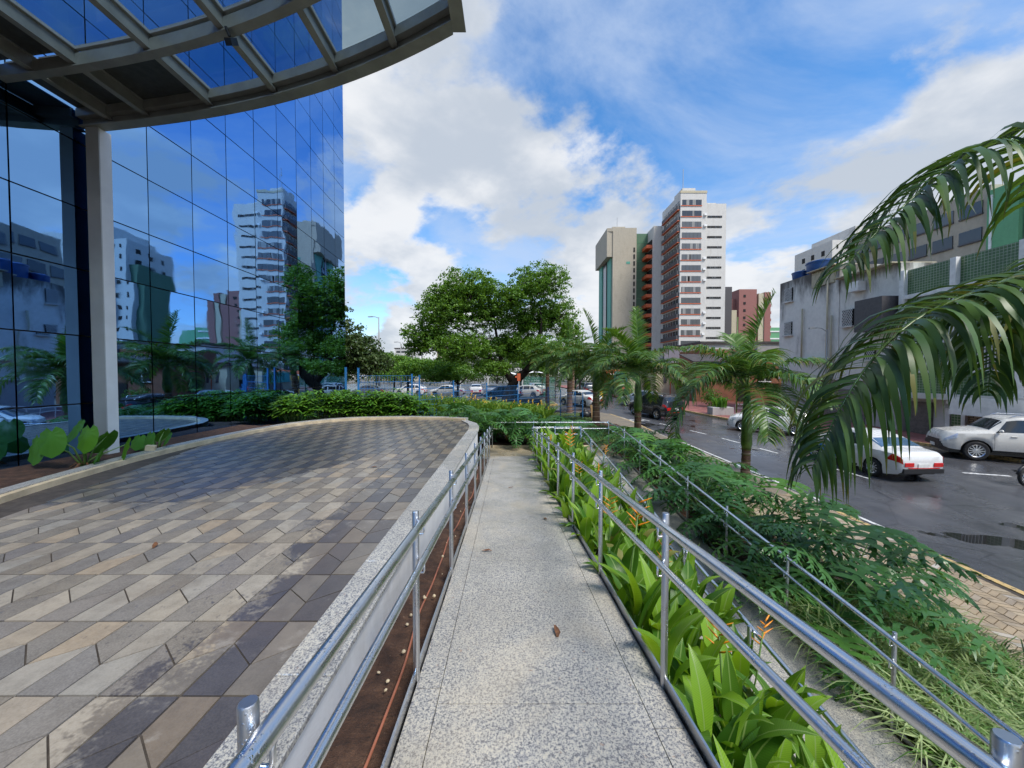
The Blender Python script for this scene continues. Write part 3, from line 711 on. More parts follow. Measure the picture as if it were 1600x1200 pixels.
# ------------------------------------------------------------------ entrance canopy
CZ = 8.42
ac = np.polyfit([-7.43,-5.6,-3.88,-2.48,-.735], [7.03,6.76,6.31,5.89,5.02], 3)
def YA(x): return float(np.polyval(ac, max(x, -7.66)))
cn = thing('entrance_canopy', 'curved grey steel and glass canopy projecting from the glass building', 'canopy', (-7.4, 7.1, 2.3))
def ribbon(name, off, z0, z1, w, xs, mat=M['canopy_steel']):
    m = MB()
    for a, b in zip(xs, xs[1:]):
        m.prism([(a,YA(a)-off-w),(b,YA(b)-off-w),(b,YA(b)-off),(a,YA(a)-off)], z0, z1)
    return m.build(name, mat, cn)
xs = list(np.linspace(-7.66, -.76, 36))
ribbon('edge_beam', 0, CZ, CZ+.26, .08, xs); ribbon('edge_flange', -.05, CZ-.02, CZ-.001, .20, xs)
ribbon('edge_gutter', .095, CZ+.12, CZ+.26, .10, xs)
for k, off in enumerate((1.15, 2.45, 3.75)):
    ribbon('cross_beam', off, CZ+.02, CZ+.20, .07, xs); ribbon('cross_flange', off-.03, CZ, CZ+.019, .13, xs)
m = MB(); m.box(-.758, -1.8, CZ+.001, -.64, YA(-.7)-.001, CZ+.27); m.box(-.758, -1.8, CZ-.021, -.59, YA(-.7)+.05, CZ-.001); m.build('side_beam', M['canopy_steel'], cn)
bx_ = [-7.05, -6.3, -5.0, -3.75, -2.6, -1.6]
for x in bx_:
    m = MB(); y1 = YA(x)-.10; m.box(x-.022, -1.8, CZ+.061, x+.022, y1, CZ+.235); m.box(x-.048, -1.8, CZ+.045, x+.048, y1, CZ+.0605); m.box(x-.048, -1.8, CZ+.236, x+.048, y1, CZ+.25); m.build('rafter', M['canopy_steel'], cn)
ex = [-7.66] + bx_ + [-.69]; offs_ = [.10, 1.18, 2.48, 3.78]
for a, b in zip(ex, ex[1:]):
    for o0, o1_ in zip(offs_, offs_[1:]):
        m = MB(); k = 4; top = []
        xs_ = [a+.03+(b-a-.06)*i/k for i in range(k+1)]
        poly = [(x, YA(x)-o1_+.03) for x in xs_] + [(x, YA(x)-o0-.03) for x in xs_[::-1]]
        op = b <= -5.0 - 1e-6 and not (o0 > 1 and a > -6.4)
        op = b < -4.9 and (b < -6.2 or o0 < 1)
        m.prism(poly, CZ+.262, CZ+.274 if not op else CZ+.29); m.build('opaque_panel' if op else 'glass_pane', M['opaque_dark'] if op else M['canopy_glass'], cn)  # left bays closed by opaque dark panels instead of clear glass
        if not op:
            m = MB()
            for p, q in zip(poly, poly[1:]+poly[:1]): m.bar((*p, CZ+.266), (*q, CZ+.266), .05, .045)
            m.build('pane_frame', M['alu_grey'], cn)
m = MB(); m.box(-7.58, 6.95, 2.2, -7.35, 6.97, CZ+.02); m.build('column_shade_face', M['alu_grey'], cn)  # front plate greyer than the column, shade put into its colour
m = MB(); m.box(-7.58, 6.9705, 2.2, -7.35, 7.17, CZ-.025); m.build('column', M['alu_white'], cn)
m = MB(); m.tube([(-3.62,4.98,CZ-.01),(-3.60,5.02,CZ-.10)], .018, 8); m.obox((-3.60,5.05,CZ-.14), (.04,0,0), (0,.06,.05), (0,-.02,.035)); m.build('security_camera', M['black_plastic'], cn)
# ------------------------------------------------------------------ vegetation
def lam(m, pts, wid, nrm, fold=0.0, wave=0.0):
    """leaf blade along pts with half-width function wid(t); folded along the midrib"""
    k = len(pts); vs = []; fs = []
    for i, p in enumerate(pts):
        t = i/(k-1); d = (pts[min(i+1,k-1)] - pts[max(i-1,0)]).normalized(); s = d.cross(nrm)
        s = s.normalized() if s.length > 1e-5 else Vector((1,0,0)); u = s.cross(d); w = wid(t)
        wv = wave*math.sin(t*17)*w
        vs += [p + s*w + u*(fold*w + wv), p, p - s*w + u*(fold*w - wv)]
    for i in range(k-1):
        a = i*3; fs += [(a,a+1,a+4,a+3), (a+1,a+2,a+5,a+4)]
    m.add(vs, fs)
def strip(m, pts, wid, nrm):
    k = len(pts); vs = []
    for i, p in enumerate(pts):
        t = i/(k-1); d = (pts[min(i+1,k-1)] - pts[max(i-1,0)]).normalized(); s = d.cross(nrm)
        s = s.normalized() if s.length > 1e-5 else Vector((1,0,0)); w = wid(t); vs += [p + s*w, p - s*w]
    m.add(vs, [(2*i,2*i+1,2*i+3,2*i+2) for i in range(k-1)])
UP = Vector((0,0,1))
# ---- palms
def frond(ctrl, n, ll, lw, rng_, seg=5, droop=1.0, mats=('palm','crownshaft'), young=False, dry=0.0, rr=.016, start=.16):
    """one pinnate frond as a mesh: arching rachis with hanging leaflets on both sides"""
    m = MB(); R = catmull(ctrl, 26); m.mi = 1
    m.tube(R, [rr*(1-.85*i/26)+.002 for i in range(27)], 6)
    for side in (-1, 1):
        for k in range(n):
            t = start + (1-start)*(k+.5+rng_.uniform(-.3,.3))/n; f = t*26; i = min(int(f), 25); p = R[i].lerp(R[i+1], f-i)
            d = (R[i+1]-R[i]).normalized(); sd = d.cross(UP)
            sd = sd.normalized() if sd.length > .05 else Vector((1,0,0)); up = sd.cross(d)
            env = max(.12, math.sin(min(1, (t-start)/(1-start)*.74+.24)*PI))**.5
            L = ll*env*rng_.uniform(.68,1.12); w = lw*env**.4*rng_.uniform(.8,1.15)
            lift = rng_.uniform(.15,.55) if not young else rng_.uniform(.3,.8); fw = .25+.75*t if young else .18+.55*t
            v = (sd*side + d*fw + up*lift).normalized(); q = p.copy(); pts = [q.copy()]
            for s_ in range(seg):
                q = q + v*(L/seg); pts.append(q.copy()); g = droop*(.5 if young else 1.0)*rng_.uniform(.75,1.25)*(.28+.5*s_/seg)
                v = (v + Vector((0,0,-1))*g).normalized()
            m.mi = 2 if rng_.random() < dry else 0
            if rng_.random() < .10 and len(pts) > 4:      # a bent, broken leaflet
                b_ = rng_.randint(2, len(pts)-2); kd = Vector((rng_.uniform(-.5,.5), rng_.uniform(-.5,.5), -1)).normalized()
                for z_ in range(b_+1, len(pts)): pts[z_] = pts[z_-1] + kd*(L/seg)
            f0_ = len(m.m)
            strip(m, pts, lambda u: w*(.35+.65*min(1,u*5))*(1-max(0,(u-.25)/.75)**1.5*.95), (up*.8 + UP*.2 + sd*side*rng_.uniform(-.5,.8) + d*rng_.uniform(-.5,.5)))
            if rng_.random() < .28:                          # dried tip
                for z_ in range(1, 1+rng_.randint(1, 2)): m.m[-z_] = 2
    return m
def palm_ctrl(az, L, e0, e1, rng_):
    """arching control points: start elevation e0, end elevation e1 (degrees)"""
    p = Vector((0,0,0)); pts = [p.copy()]; K = 6
    for i in range(K):
        e = math.radians(e0 + (e1-e0)*((i+.5)/K)**1.15); a = az + rng_.uniform(-.05,.05)
        p = p + Vector((math.cos(a)*math.cos(e), math.sin(a)*math.cos(e), math.sin(e)))*(L/K); pts.append(p.copy())
    return pts
def palm(label, base, trunk_h, shaft_h, r, L, nf, seed, n=34, ll=.5, lw=.022, matn='palm', extra=(), spear=True, skip=None, lean=(0,0)):
    rg_ = random.Random(seed); t = thing('palm_tree', label, 'palm', base, 0, 'palms along the pavement'); t['_local'] = 1
    tz = [0, .04, .15, .45, .8, 1.0]; tr = [r*1.45, r*1.3, r*1.12, r*1.0, r*.95, r*.92]
    MB().tube([(lean[0]*z, lean[1]*z, z*trunk_h-.15*(z==0)) for z in tz], tr, 14).build('trunk', M['palm_trunk'], t, smooth=True)
    for q in (.3, .5, .68, .84, .97): m = MB(); m.lathe([(r*1.02,-.012),(r*1.06,0),(r*1.0,.012)], 14, (lean[0]*q, lean[1]*q, q*trunk_h)); m.build('ring_scar', M['palm_dry'], t, smooth=True)
    top = Vector((lean[0], lean[1], trunk_h+shaft_h))
    MB().tube([(lean[0],lean[1],trunk_h-.01),(lean[0],lean[1],trunk_h+.08*shaft_h),(lean[0],lean[1],trunk_h+.35*shaft_h),(lean[0],lean[1],trunk_h+.75*shaft_h),tuple(top)], [r*.95,r*1.22,r*1.12,r*.8,r*.5], 14).build('crownshaft', M['crownshaft'], t, smooth=True)
    for k in range(nf):
        az = k*2.39996 + rg_.uniform(-.25,.25) + seed; lay = k/max(1,nf-1)
        if skip and skip(az % (2*PI)): continue
        e0 = 18 + 55*lay + rg_.uniform(-8,8); e1 = -92 + 75*lay + rg_.uniform(-10,10)
        c = palm_ctrl(az, L*rg_.uniform(.85,1.05)*(1-.12*lay), e0, e1, rg_)
        fm = frond(c, n, ll, lw, rg_, 4, 1.0, dry=.03 if lay > .2 else .10)
        o = fm.build('frond', [M[matn], M['crownshaft'], M['palm_dry']], t, smooth=True); o.location = top - Vector((0,0,.06*shaft_h))
    if spear:
        c = palm_ctrl(seed*1.3, L*.98, 88, 62, rg_)
        o = frond(c, n, ll*.75, lw*.9, rg_, 4, .7, young=True).build('frond', [M['palm_young'], M['crownshaft'], M['palm_dry']], t, smooth=True); o.location = top
        c = palm_ctrl(seed*1.3+2.2, L*.85, 72, 15, rg_)
        o = frond(c, n, ll*.85, lw, rg_, 4, .8, young=True).build('frond', [M['palm_young'], M['crownshaft'], M['palm_dry']], t, smooth=True); o.location = top
    for c, kw in extra:
        o = frond(c, **kw).build('frond', [M[matn], M['crownshaft'], M['palm_dry']], t, smooth=True)
    return t
# the nearest palm, its stem just outside the frame; explicit fronds reaching into view
B1 = Vector((6.45, 4.5, gz(4.5)+.1))
def ab(pts): return [Vector((x, y, z+EYE)) - B1 for x, y, z in pts]
rgp = random.Random(5)
ex1 = [(ab([(6.40,4.5,1.15),(5.75,4.35,1.10),(5.0,4.25,.86),(4.3,4.15,.55),(3.80,4.1,.10),(3.42,4.05,-.45),(3.14,4.0,-1.0)]), dict(n=92, ll=1.32, lw=.033, rng_=random.Random(3), seg=8, droop=1.0, dry=.10, rr=.026, start=.06)),
       (ab([(6.45,4.5,1.55),(6.1,4.45,2.45),(5.6,4.4,2.62),(5.05,4.3,2.40),(4.52,4.3,2.02),(4.02,4.25,1.58),(3.58,4.2,1.12)]), dict(n=82, ll=1.3, lw=.029, rng_=random.Random(8), seg=8, droop=.8, dry=.02, rr=.024, start=.08)),
       (ab([(6.5,4.55,1.2),(6.2,4.9,1.1),(5.95,5.3,.75),(5.8,5.7,.2),(5.75,6.0,-.5)]), dict(n=34, ll=.8, lw=.038, rng_=random.Random(11), seg=6, droop=1.1, dry=.05, rr=.02, start=.1)),
       (ab([(6.45,4.55,1.6),(6.1,4.9,2.6),(5.8,5.1,3.1),(5.3,5.4,3.2)]), dict(n=26, ll=.55, lw=.04, rng_=random.Random(14), seg=5, droop=.7, dry=.0, rr=.02, start=.3)) ]
ex1 = ex1[:3] + [(ab([(6.45,4.5,1.12),(6.0,4.38,1.12),(5.62,4.3,.85),(5.34,4.25,.4),(5.2,4.2,-.2)]), dict(n=52, ll=.95, lw=.030, rng_=random.Random(19), seg=7, droop=1.1, dry=.05, rr=.02, start=.08))]
palm('nearest palm with broad dark drooping fronds hanging in from the right edge', B1, 3.95, 1.05, .13, 2.6, 7, 2, 34, .6, .036, 'palm_dark', ex1, False, skip=lambda a: 1.2 < a < 4.6)
palm('short palm with green crownshaft standing above the philodendrons', (7.5,12.3,gz(12.3)+.1), 1.15, 2.05, .135, 3.0, 11, 4.2, 70, .9, .030, lean=(.03,0), extra=[([(0,0,3.15),(-.6,-.2,3.5),(-1.4,-.35,3.45),(-2.1,-.5,2.9),(-2.45,-.55,2.1),(-2.5,-.55,1.4)], dict(n=66, ll=.85, lw=.028, rng_=random.Random(51), seg=5, droop=1.0, dry=.03)), ([(0,0,3.15),(.6,.05,3.6),(1.3,.1,3.6),(1.95,.1,3.15),(2.3,.1,2.4)], dict(n=60, ll=.85, lw=.028, rng_=random.Random(52), seg=5, droop=1.0, dry=.03)), ([(0,0,3.1),(.35,-.3,3.25),(.75,-.6,2.9),(1.0,-.8,2.2),(1.05,-.9,1.4)], dict(n=50, ll=.7, lw=.026, rng_=random.Random(53), seg=5, droop=1.0, dry=.06))])
palm('palm with a brown banded trunk and tall upright spear behind the landing', (6.1,18.6,gz(18.6)+.1), 1.55, 1.75, .17, 3.6, 16, 1.1, 64, .9, .034)
palm('stout palm with a reddish flared trunk just beyond the landing rail', (5.0,22.8,gz(22.8)+.1), 2.25, 1.5, .21, 3.5, 16, 7.3, 60, .9, .036)
palm('slender palm with pale grey trunk among low ground cover by the fence', (4.35,29.0,gz(29)+.1), 2.6, 1.3, .20, 3.4, 15, 3.4, 46, .8, .036)
palm('farthest palm of the row, beside the large tree', (3.0,32.5,gz(32.5)+.1), 2.9, 1.3, .17, 3.2, 12, 5.6, 40, .8, .04, spear=False)
palm('palm rising beside the parked lot behind the fence', (6.0,38.0,gz(38)+.1), 3.1, 1.4, .18, 3.2, 11, 9.1, 38, .8, .04, spear=False)
# ---- heliconia
def helic_leaf(L, w, bend, seed):
    rg_ = random.Random(seed); m = MB(); p = Vector((0,0,0)); pts = []; e = math.radians(78)
    K = 8; sl = L*.22
    m.mi = 1; m.tube([(0,0,-.02),(0,sl*.25,sl)], [.006,.004], 5); m.mi = 0
    p = Vector((0,sl*.25,sl)); pts = [p.copy()]
    for i in range(K):
        e -= math.radians(bend)*(.5+i/K)/K; p = p + Vector((rg_.uniform(-.004,.004), math.cos(e), math.sin(e)))*((L-sl)/K); pts.append(p.copy())
    lam(m, pts, lambda t: w*math.sin(min(1,(t+.02)**.75)*PI)**.8*1.0 + .0008, Vector((0,-.7,.7)), .28, .05)
    return m.mesh('leaf', [M['helic'], M['stem']], True)
HL = [helic_leaf(.52,.056,40,1), helic_leaf(.58,.060,65,2), helic_leaf(.46,.052,90,3), helic_leaf(.62,.055,26,4), helic_leaf(.42,.048,115,5)]
_dl = helic_leaf(.5,.04,120,9); HD = _dl.copy(); HD.materials[0] = M['palm_dry']
def flower_mesh(seed):
    m = MB(); rg_ = random.Random(seed); m.mi = 1; m.tube([(0,0,0),(0,.01,.5),(0,.03,.78)], .005, 5); m.mi = 0
    for i in range(8):
        z = .70+.022*i; a = (0 if i % 2 else PI) + rg_.uniform(-.4,.4); d = Vector((math.cos(a), math.sin(a), .55))
        pts = [Vector((0,.03,z)) + d*s_ + Vector((0,0,.25*s_*s_*4)) for s_ in (0,.02,.045,.07)]
        m.tube(pts, [.004,.0055,.0035,.0008], 5)
    return m.mesh('flower', [M['petal'], M['stem']], True)
FL = [flower_mesh(1), flower_mesh(2)]
rgh = random.Random(21); hel_spots = []
yy = 1.25
while yy < 12.2:
    for k in range(6):
        t = (k+.35)/6 + rgh.uniform(-.07,.07); y = yy + rgh.uniform(-.17,.17)
        hel_spots.append((max(.05 if y > 4.5 else .14, min(.92, t)), y))
    yy += .52 if yy > 5 else .47
FT = [(.35,7.0),(.42,6.5),(.75,3.2),(.5,2.5),(.3,4.7),(.62,4.0),(.85,2.3),(.2,9.5),(.6,10.5),(.85,9.0),(.3,3.4),(.5,8.2),(.7,5.6)]
fset = {min(range(len(hel_spots)), key=lambda i: (hel_spots[i][0]-a)**2*2+(hel_spots[i][1]-b)**2) for a, b in FT}
for i, (t, y) in enumerate(hel_spots):
    x = RX(.865 + 1.5*t, y); z = mid_z(t, y); s_ = rgh.uniform(.95,1.2)*(1.15 if y > 2.4 else 1.05)*(1.12 if t < .6 else .95)
    fl = i in fset
    side = 'the handrail' if t < .5 else 'the lower ramp'
    o = thing('heliconia', ('orange-flowering heliconia' if fl else 'leafy green heliconia') + ' between the two ramps, ' + ('against the upper ramp' if t < .34 else 'amid the planter' if t < .67 else 'beside the lower ramp') + (', near end' if y < 4.5 else ', middle stretch' if y < 8.5 else ', far end'), 'plant', (x,y,z-.02), rgh.uniform(0,6.28), 'heliconias between the ramps'); o['_local'] = 1
    for k in range(rgh.randint(9,11)):
        a = k*2.4 + rgh.uniform(-.4,.4); lf = HL[rgh.randrange(5)] if rgh.random() > .05 else HD; q = inst('leaf', lf, o, (.03*math.cos(a), .03*math.sin(a), rgh.uniform(0,.44)), (rgh.uniform(-.15,.22), rgh.uniform(-.1,.1), a), s_*rgh.uniform(.75,1.12))
    if fl: inst('flower', FL[i % 2], o, (0,0,.02), (rgh.uniform(-.12,.12), rgh.uniform(-.12,.12), rgh.uniform(0,6)), s_*rgh.uniform(.95,1.2))
# ---- philodendron
def philo_leaf(L, seed, nl=7):
    """deeply lobed blade on a long stalk; the blade hangs from the stalk's end"""
    rg_ = random.Random(seed); m = MB(); m.mi = 1; sk = L*1.15
    st = [Vector((0,0,0)), Vector((0,sk*.22,sk*.42)), Vector((0,sk*.52,sk*.74)), Vector((0,sk*.86,sk*.86))]; S = catmull(st, 8)
    m.tube(S, [.011-.0007*i for i in range(9)], 5); m.mi = 0
    B = catmull([st[3], st[3]+Vector((0,L*.35,L*.03)), st[3]+Vector((0,L*.72,-L*.14)), st[3]+Vector((0,L*1.02,-L*.46))], 12)
    lam(m, B, lambda t: L*.085*(1-t)**.5+.002, UP, .12)
    for side in (-1, 1):
        for k in range(nl):
            t = (k+.2)/nl; f = t*12; i = min(int(f), 11); p = B[i].lerp(B[i+1], f-i); d = (B[i+1]-B[i]).normalized(); sd = d.cross(UP).normalized()*side
            ln = L*(.56*(1-t)**.6+.12)*rg_.uniform(.9,1.1); fw = -.42+1.35*t
            v = (sd + d*fw + Vector((0,0,.12))).normalized(); q = p + v*0; pts = [q.copy()]
            for s_ in range(4):
                q = q + v*(ln/4); pts.append(q.copy()); v = (v + Vector((0,0,-.20))).normalized()
            w = L*.056*(1.25-t*.5)
            strip(m, pts, lambda u: w*(.62+.38*math.sin(u*PI*1.0))*(1-u**2.2*.8), UP+sd*.2)
            for s_ in (2, 3):                                    # side teeth
                for sg in (-1, 1):
                    q0 = pts[s_]; vv = ((pts[s_]-pts[s_-1]).normalized() + d*sg*.75).normalized()
                    strip(m, [q0, q0+vv*ln*.17, q0+vv*ln*.32-Vector((0,0,.015))], lambda u: w*.62*(1-u*.9), UP)
    return m.mesh('leaf', [M['philo'] if seed % 4 else M['philo_young'], M['stem']], True)
PL = [philo_leaf(.60, s) for s in (1,2,3,4,5)]
rgf = random.Random(33)
def philodendron(label, x, y, z, s_, n, group):
    o = thing('philodendron', label, 'plant', (x,y,z-.03), rgf.uniform(0,6.28), group); o['_local'] = 1
    MB().tube([(0,0,-.05),(.01,0,.08*s_),(0,.02,.2*s_)], [.05*s_,.045*s_,.03*s_], 7).build('stem', M['deadleaf'], o, smooth=True)
    for k in range(n):
        lay = k/n; a = k*2.4 + rgf.uniform(-.3,.3)
        inst('leaf', PL[rgf.randrange(5)], o, (0,0,.13*s_), (.55-1.0*(1-lay)*.9+rgf.uniform(-.15,.15), rgf.uniform(-.12,.12), a), s_*rgf.uniform(.85,1.12))
    return o
ph = []
yy = 2.5
while yy < 13.8:
    for t in (.2, .62):
        y = yy + rgf.uniform(-.3,.3) + (.45 if t == .62 else 0)
        if t > .5 and y < 5.0: continue
        if t > .9 and y < 8: continue
        if y < 4.0: continue
        ph.append((t, y))
    yy += 1.12
cnt = {}
ORD = ['first','second','third','fourth','fifth','sixth','seventh','eighth','ninth','tenth','eleventh','twelfth']
ph.sort(key=lambda q: -q[1])
for t, y in ph:
    kk = 0 if t < .4 else 1 if t < .8 else 2; cnt[kk] = cnt.get(kk, -1)+1; od = ORD[min(cnt[kk], 11)]
    x = RX(3.78,y)*(1-t) + 5.75*t; sz = (1.04 if 4 < y < 11.5 else .92)*rgf.uniform(.92,1.15)*(.9 if t < .3 else 1.05)
    lab = od + ' philodendron from the landing, ' + ('along the rail of the lower ramp' if t < .4 else 'in the middle of the lower bed' if t < .8 else 'along the footway edge')
    philodendron(lab, x, y, right_z(t, y), sz, 12, 'philodendrons beside the lower ramp')
for (x, y, s_) in ((-.75,14.15,.8),(.1,14.1,.8),(.95,14.15,.8),(1.9,14.2,.75),(-1.0,14.9,.85),(-.2,14.4,.95),(.6,14.35,1.0),(1.5,14.5,.85),(2.4,14.6,.8),(-1.9,13.6,.9),(-.6,15.4,1.0),(.4,15.6,1.0),(1.4,15.7,.95),(2.5,15.8,.85),(-1.6,12.9,.7),(-2.2,14.8,.9),(-1.2,13.0,.8)):
    philodendron('lobed philodendron ' + ('close behind the rail at the landing end, ' if y < 14.7 else 'further back behind the landing, ') + ('left of the ramp axis' if x < -.5 else 'straight ahead of the ramp' if x < 1.2 else 'right of the ramp axis'), x, y, garden_z(x,y)+.02, s_*1.02, 13, 'philodendrons behind the landing')
for (x, y, s_) in ((4.6,14.6,.7),(5.4,15.2,.75),(4.3,16.0,.7),(5.2,16.8,.75),(5.9,14.2,.75),(4.7,17.8,.65),(6.3,16.4,.6)):
    philodendron('smaller philodendron clump at the outer corner beyond the landing rail', x, y, gz(y)+.12+max(0,(5-x)*.15), s_*.95, 10, 'philodendrons at the outer corner')
# ---- broad-leaved shrubs along the far plaza kerb
def fan_shrub(label, x, y, z, h, r, n, seed, mat='rhapis', cat='shrub', group=None, name='lady_palm'):
    rg_ = random.Random(seed); o = thing(name, label, cat, (x,y,z), 0, group); o['_local'] = 1; m = MB(); sm = MB()
    for k in range(n):
        a = rg_.uniform(0,2*PI); q = r*math.sqrt(rg_.random()); hh = h*(1-.35*(q/r)**2)*rg_.uniform(.35,1.0); c = Vector((q*math.cos(a), q*math.sin(a), hh))
        if k % 3 == 0: sm.tube([(c.x*.5,c.y*.5,0),(c.x*.8,c.y*.8,hh*.6),tuple(c)], .008, 4)
        out = Vector((math.cos(a), math.sin(a), .5)); nl = rg_.randint(6,8)
        for j in range(nl):
            b = (j/(nl-1)-.5)*3.6 + a; v = Vector((math.cos(b), math.sin(b), rg_.uniform(.1,.6))).normalized(); L = rg_.uniform(.26,.44)
            strip(m, [c, c+v*L*.5, c+v*L+Vector((0,0,-.09))], lambda u: .031*(.4+u*1.6 if u < .5 else 1.25*(1.08-u)*1.7), UP)
    m.build('foliage', M[mat], o); sm.build('stem', M['stem'], o)
    return o
rgs = random.Random(41)
for i, (x, y, h) in enumerate([(-7.0,12.4,.95),(-6.7,13.3,1.15),(-6.4,14.4,1.25),(-6.0,13.6,1.1),(-5.6,14.5,1.2),(-5.3,13.7,1.1),(-4.9,14.6,1.25),(-4.7,13.8,1.1),(-4.2,14.6,1.25),(-4.1,13.7,1.15),(-3.5,13.8,1.0)]):
    fan_shrub(ORD[i] + ' fan-leaved shrub from the glass corner behind the far plaza kerb', x, y, garden_z(x,y)-.02, h*1.02, .55, 95, 50+i, group='shrubs along the far plaza kerb')
# flowering bed beyond the fence
def strap_clump(label, x, y, z, h, r, n, seed, flowers, group, mat='helic_far', name='flowering_heliconia', w=.022):
    rg_ = random.Random(seed); o = thing(name, label, 'plant', (x,y,z), 0, group); o['_local'] = 1; m = MB(); fm = MB()
    for k in range(n):
        a = rg_.uniform(0,2*PI); q = r*math.sqrt(rg_.random()); b = Vector((q*math.cos(a), q*math.sin(a), 0)); L = h*rg_.uniform(.65,1.1); lx, ly = rg_.gauss(0,.22), rg_.gauss(0,.22)
        strip(m, [b, b+Vector((lx*L*.3,ly*L*.3,L*.55)), b+Vector((lx*L*.8,ly*L*.8,L*.9)), b+Vector((lx*L*1.4,ly*L*1.4,L*.98))], lambda u: w*(.5+1.6*u if u < .55 else 2.9*(1.04-u)), Vector((rg_.uniform(-1,1),rg_.uniform(-1,1),.3)))
    for k in range(flowers):
        a = rg_.uniform(0,2*PI); q = r*math.sqrt(rg_.random()); b = Vector((q*math.cos(a), q*math.sin(a), h*rg_.uniform(.8,1.1)))
        for j in range(4):
            c = rg_.uniform(0,2*PI); fm.tube([b+Vector((0,0,.03*j)), b+Vector((math.cos(c)*.06,math.sin(c)*.06,.03*j+.05))], [.018,.004], 4)
    m.build('foliage', M[mat], o)
    if flowers: fm.build('flower', M['petal_y'], o)
    return o
k = 0
for gx_ in np.arange(-4.2, 1.6, .62):
    for gy_ in (17.2, 17.9, 18.7, 19.5):
        x, y = gx_+rgs.uniform(-.2,.2), gy_+(.25*(gx_+4.2))+rgs.uniform(-.2,.2)
        strap_clump('yellow-green clump with orange flowers behind the blue fence, ' + ('front','second','third','back')[k % 4] + ' row, ' + ('left end','left of centre','right of centre','right end')[min(3, k//12)], x, y, garden_z(x,y), 1.4, .42, 80, 100+k, 3 if k % 2 else 1, 'flowering clumps behind the fence'); k += 1
# low green mounds (dark clipped shrubs) further back
def leaf_ball(m, c, rx, ry, rz, n, ls, rg_, shell=.55):
    for k in range(n):
        v = Vector((rg_.gauss(0,1), rg_.gauss(0,1), rg_.gauss(0,1))).normalized(); q = (shell + (1-shell)*rg_.random())
        p = Vector((c[0]+v.x*rx*q, c[1]+v.y*ry*q, c[2]+v.z*rz*q)); d = Vector((rg_.gauss(0,1), rg_.gauss(0,1), rg_.gauss(0,.6))).normalized(); nn = (v*.7 + Vector((rg_.gauss(0,.5), rg_.gauss(0,.5), .5)))
        s_ = d.cross(nn); s_ = s_.normalized()*ls*rg_.uniform(.28,.42) if s_.length > .01 else Vector((ls*.3,0,0)); d = d*ls*rg_.uniform(.7,1.2)
        m.add([p-s_*.3, p+d*.5-s_, p+d+Vector((0,0,-ls*.25)), p+d*.5+s_], [(0,1,2,3)])
def bush(label, x, y, z, rx, rz, n, ls, seed, mat, group=None, name='bush'):
    rg_ = random.Random(seed); o = thing(name, label, 'bush', (x,y,z), 0, group); o['_local'] = 1; m = MB()
    for k in range(7):
        a = rg_.uniform(0,6.28); leaf_ball(m, (rx*.45*math.cos(a), rx*.45*math.sin(a), rz*rg_.uniform(.4,.75)), rx*.62, rx*.62, rz*.5, n//7, ls, rg_, .45)
    m.build('foliage', M[mat], o); MB().tube([(0,0,-.1),(0,0,rz*.6)], [.03,.015], 5).build('stem', M['bark'], o); return o
for i, (x, y, rx, rz, mt) in enumerate([(.2,20.5,.8,.8,'tree_dark'),(1.2,19.2,.75,.75,'philo'),(-.5,17.0,.7,.7,'philo'),(.6,17.3,.75,.75,'philo'),(1.8,17.6,.75,.7,'philo'),(2.9,17.4,.7,.6,'philo'),(-1.6,16.2,.7,.7,'philo')]):
    bush('low dark green bush in the bed between the landing and the fence', x, y, garden_z(x,y)-.05, rx, rz, 900, .10, 200+i, mt, 'low bushes before the fence')
for i, (x, y) in enumerate([(-10.4,21),(-9.2,20.2),(-8.0,19.6),(-6.8,19.2),(-5.6,19.6),(-4.6,20.6),(-3.4,22.4),(-2.0,23.6),(-.6,24.6)]):
    bush(('first','second','third','fourth','fifth','sixth','seventh','eighth','ninth')[i] + ' dark hedge bush from the left behind the blue fence', x, y, garden_z(x,y)-.05, 1.05, 1.5 if x < -4 else 1.15, 1300, .13, 230+i, 'tree_dark' if i % 2 else 'tree', 'hedge behind the fence')
# pale ground cover, uncountable
def blades(name, spots, n, h, w, mat, label, zf, seed, spread=.5):
    rg_ = random.Random(seed); m = MB()
    for k in range(n):
        x, y = spots(rg_); b = Vector((x, y, zf(x,y)-.01)); L = h*rg_.uniform(.55,1.15); a = rg_.uniform(0,2*PI); o_ = spread*rg_.uniform(.4,1.3)
        v = Vector((math.cos(a)*o_, math.sin(a)*o_, 1)).normalized(); pts = [b]; q = b.copy()
        for s_ in range(4): q = q + v*(L/4); pts.append(q.copy()); v = (v + Vector((math.cos(a)*.22, math.sin(a)*.22, -.30*(1+s_*.5)*spread*1.6))).normalized()
        strip(m, pts, lambda u: w*(1-u**2*.9), Vector((-math.sin(a)*.2, math.cos(a)*.2, 1)))
    return tag(m.build(name, M[mat]), label, 'grass', kind='stuff')
blades('variegated_grass', lambda r: ((lambda y, t: (RX(3.82,y)*(1-t)+6.2*t, y))(1.3+4.3*r.random()**.9, r.random())), 9500, .78, .0105, 'variegated', 'long arching green and cream striped grass beside the footway', lambda x, y: right_z(max(0,min(1,(x-RX(3.75,y))/(6.35-RX(3.75,y)))), y), 61, .7)
blades('variegated_grass', lambda r: (5.75+.5*r.random(), 5.2+4.5*r.random()), 900, .35, .008, 'variegated', 'thin line of striped grass edging the footway below the philodendrons', lambda x, y: gz(y)+.12, 62, .8)
blades('ground_cover', lambda r: ((lambda y: (2.4+3.2*r.random()-max(0,y-22)*.05, y))(16.5+12.5*r.random())), 9000, .34, .016, 'dwarf', 'pale low ground cover between the palms and the fence', lambda x, y: max(garden_z(min(x,3.4),y), gz(y)+.12), 63, .8)
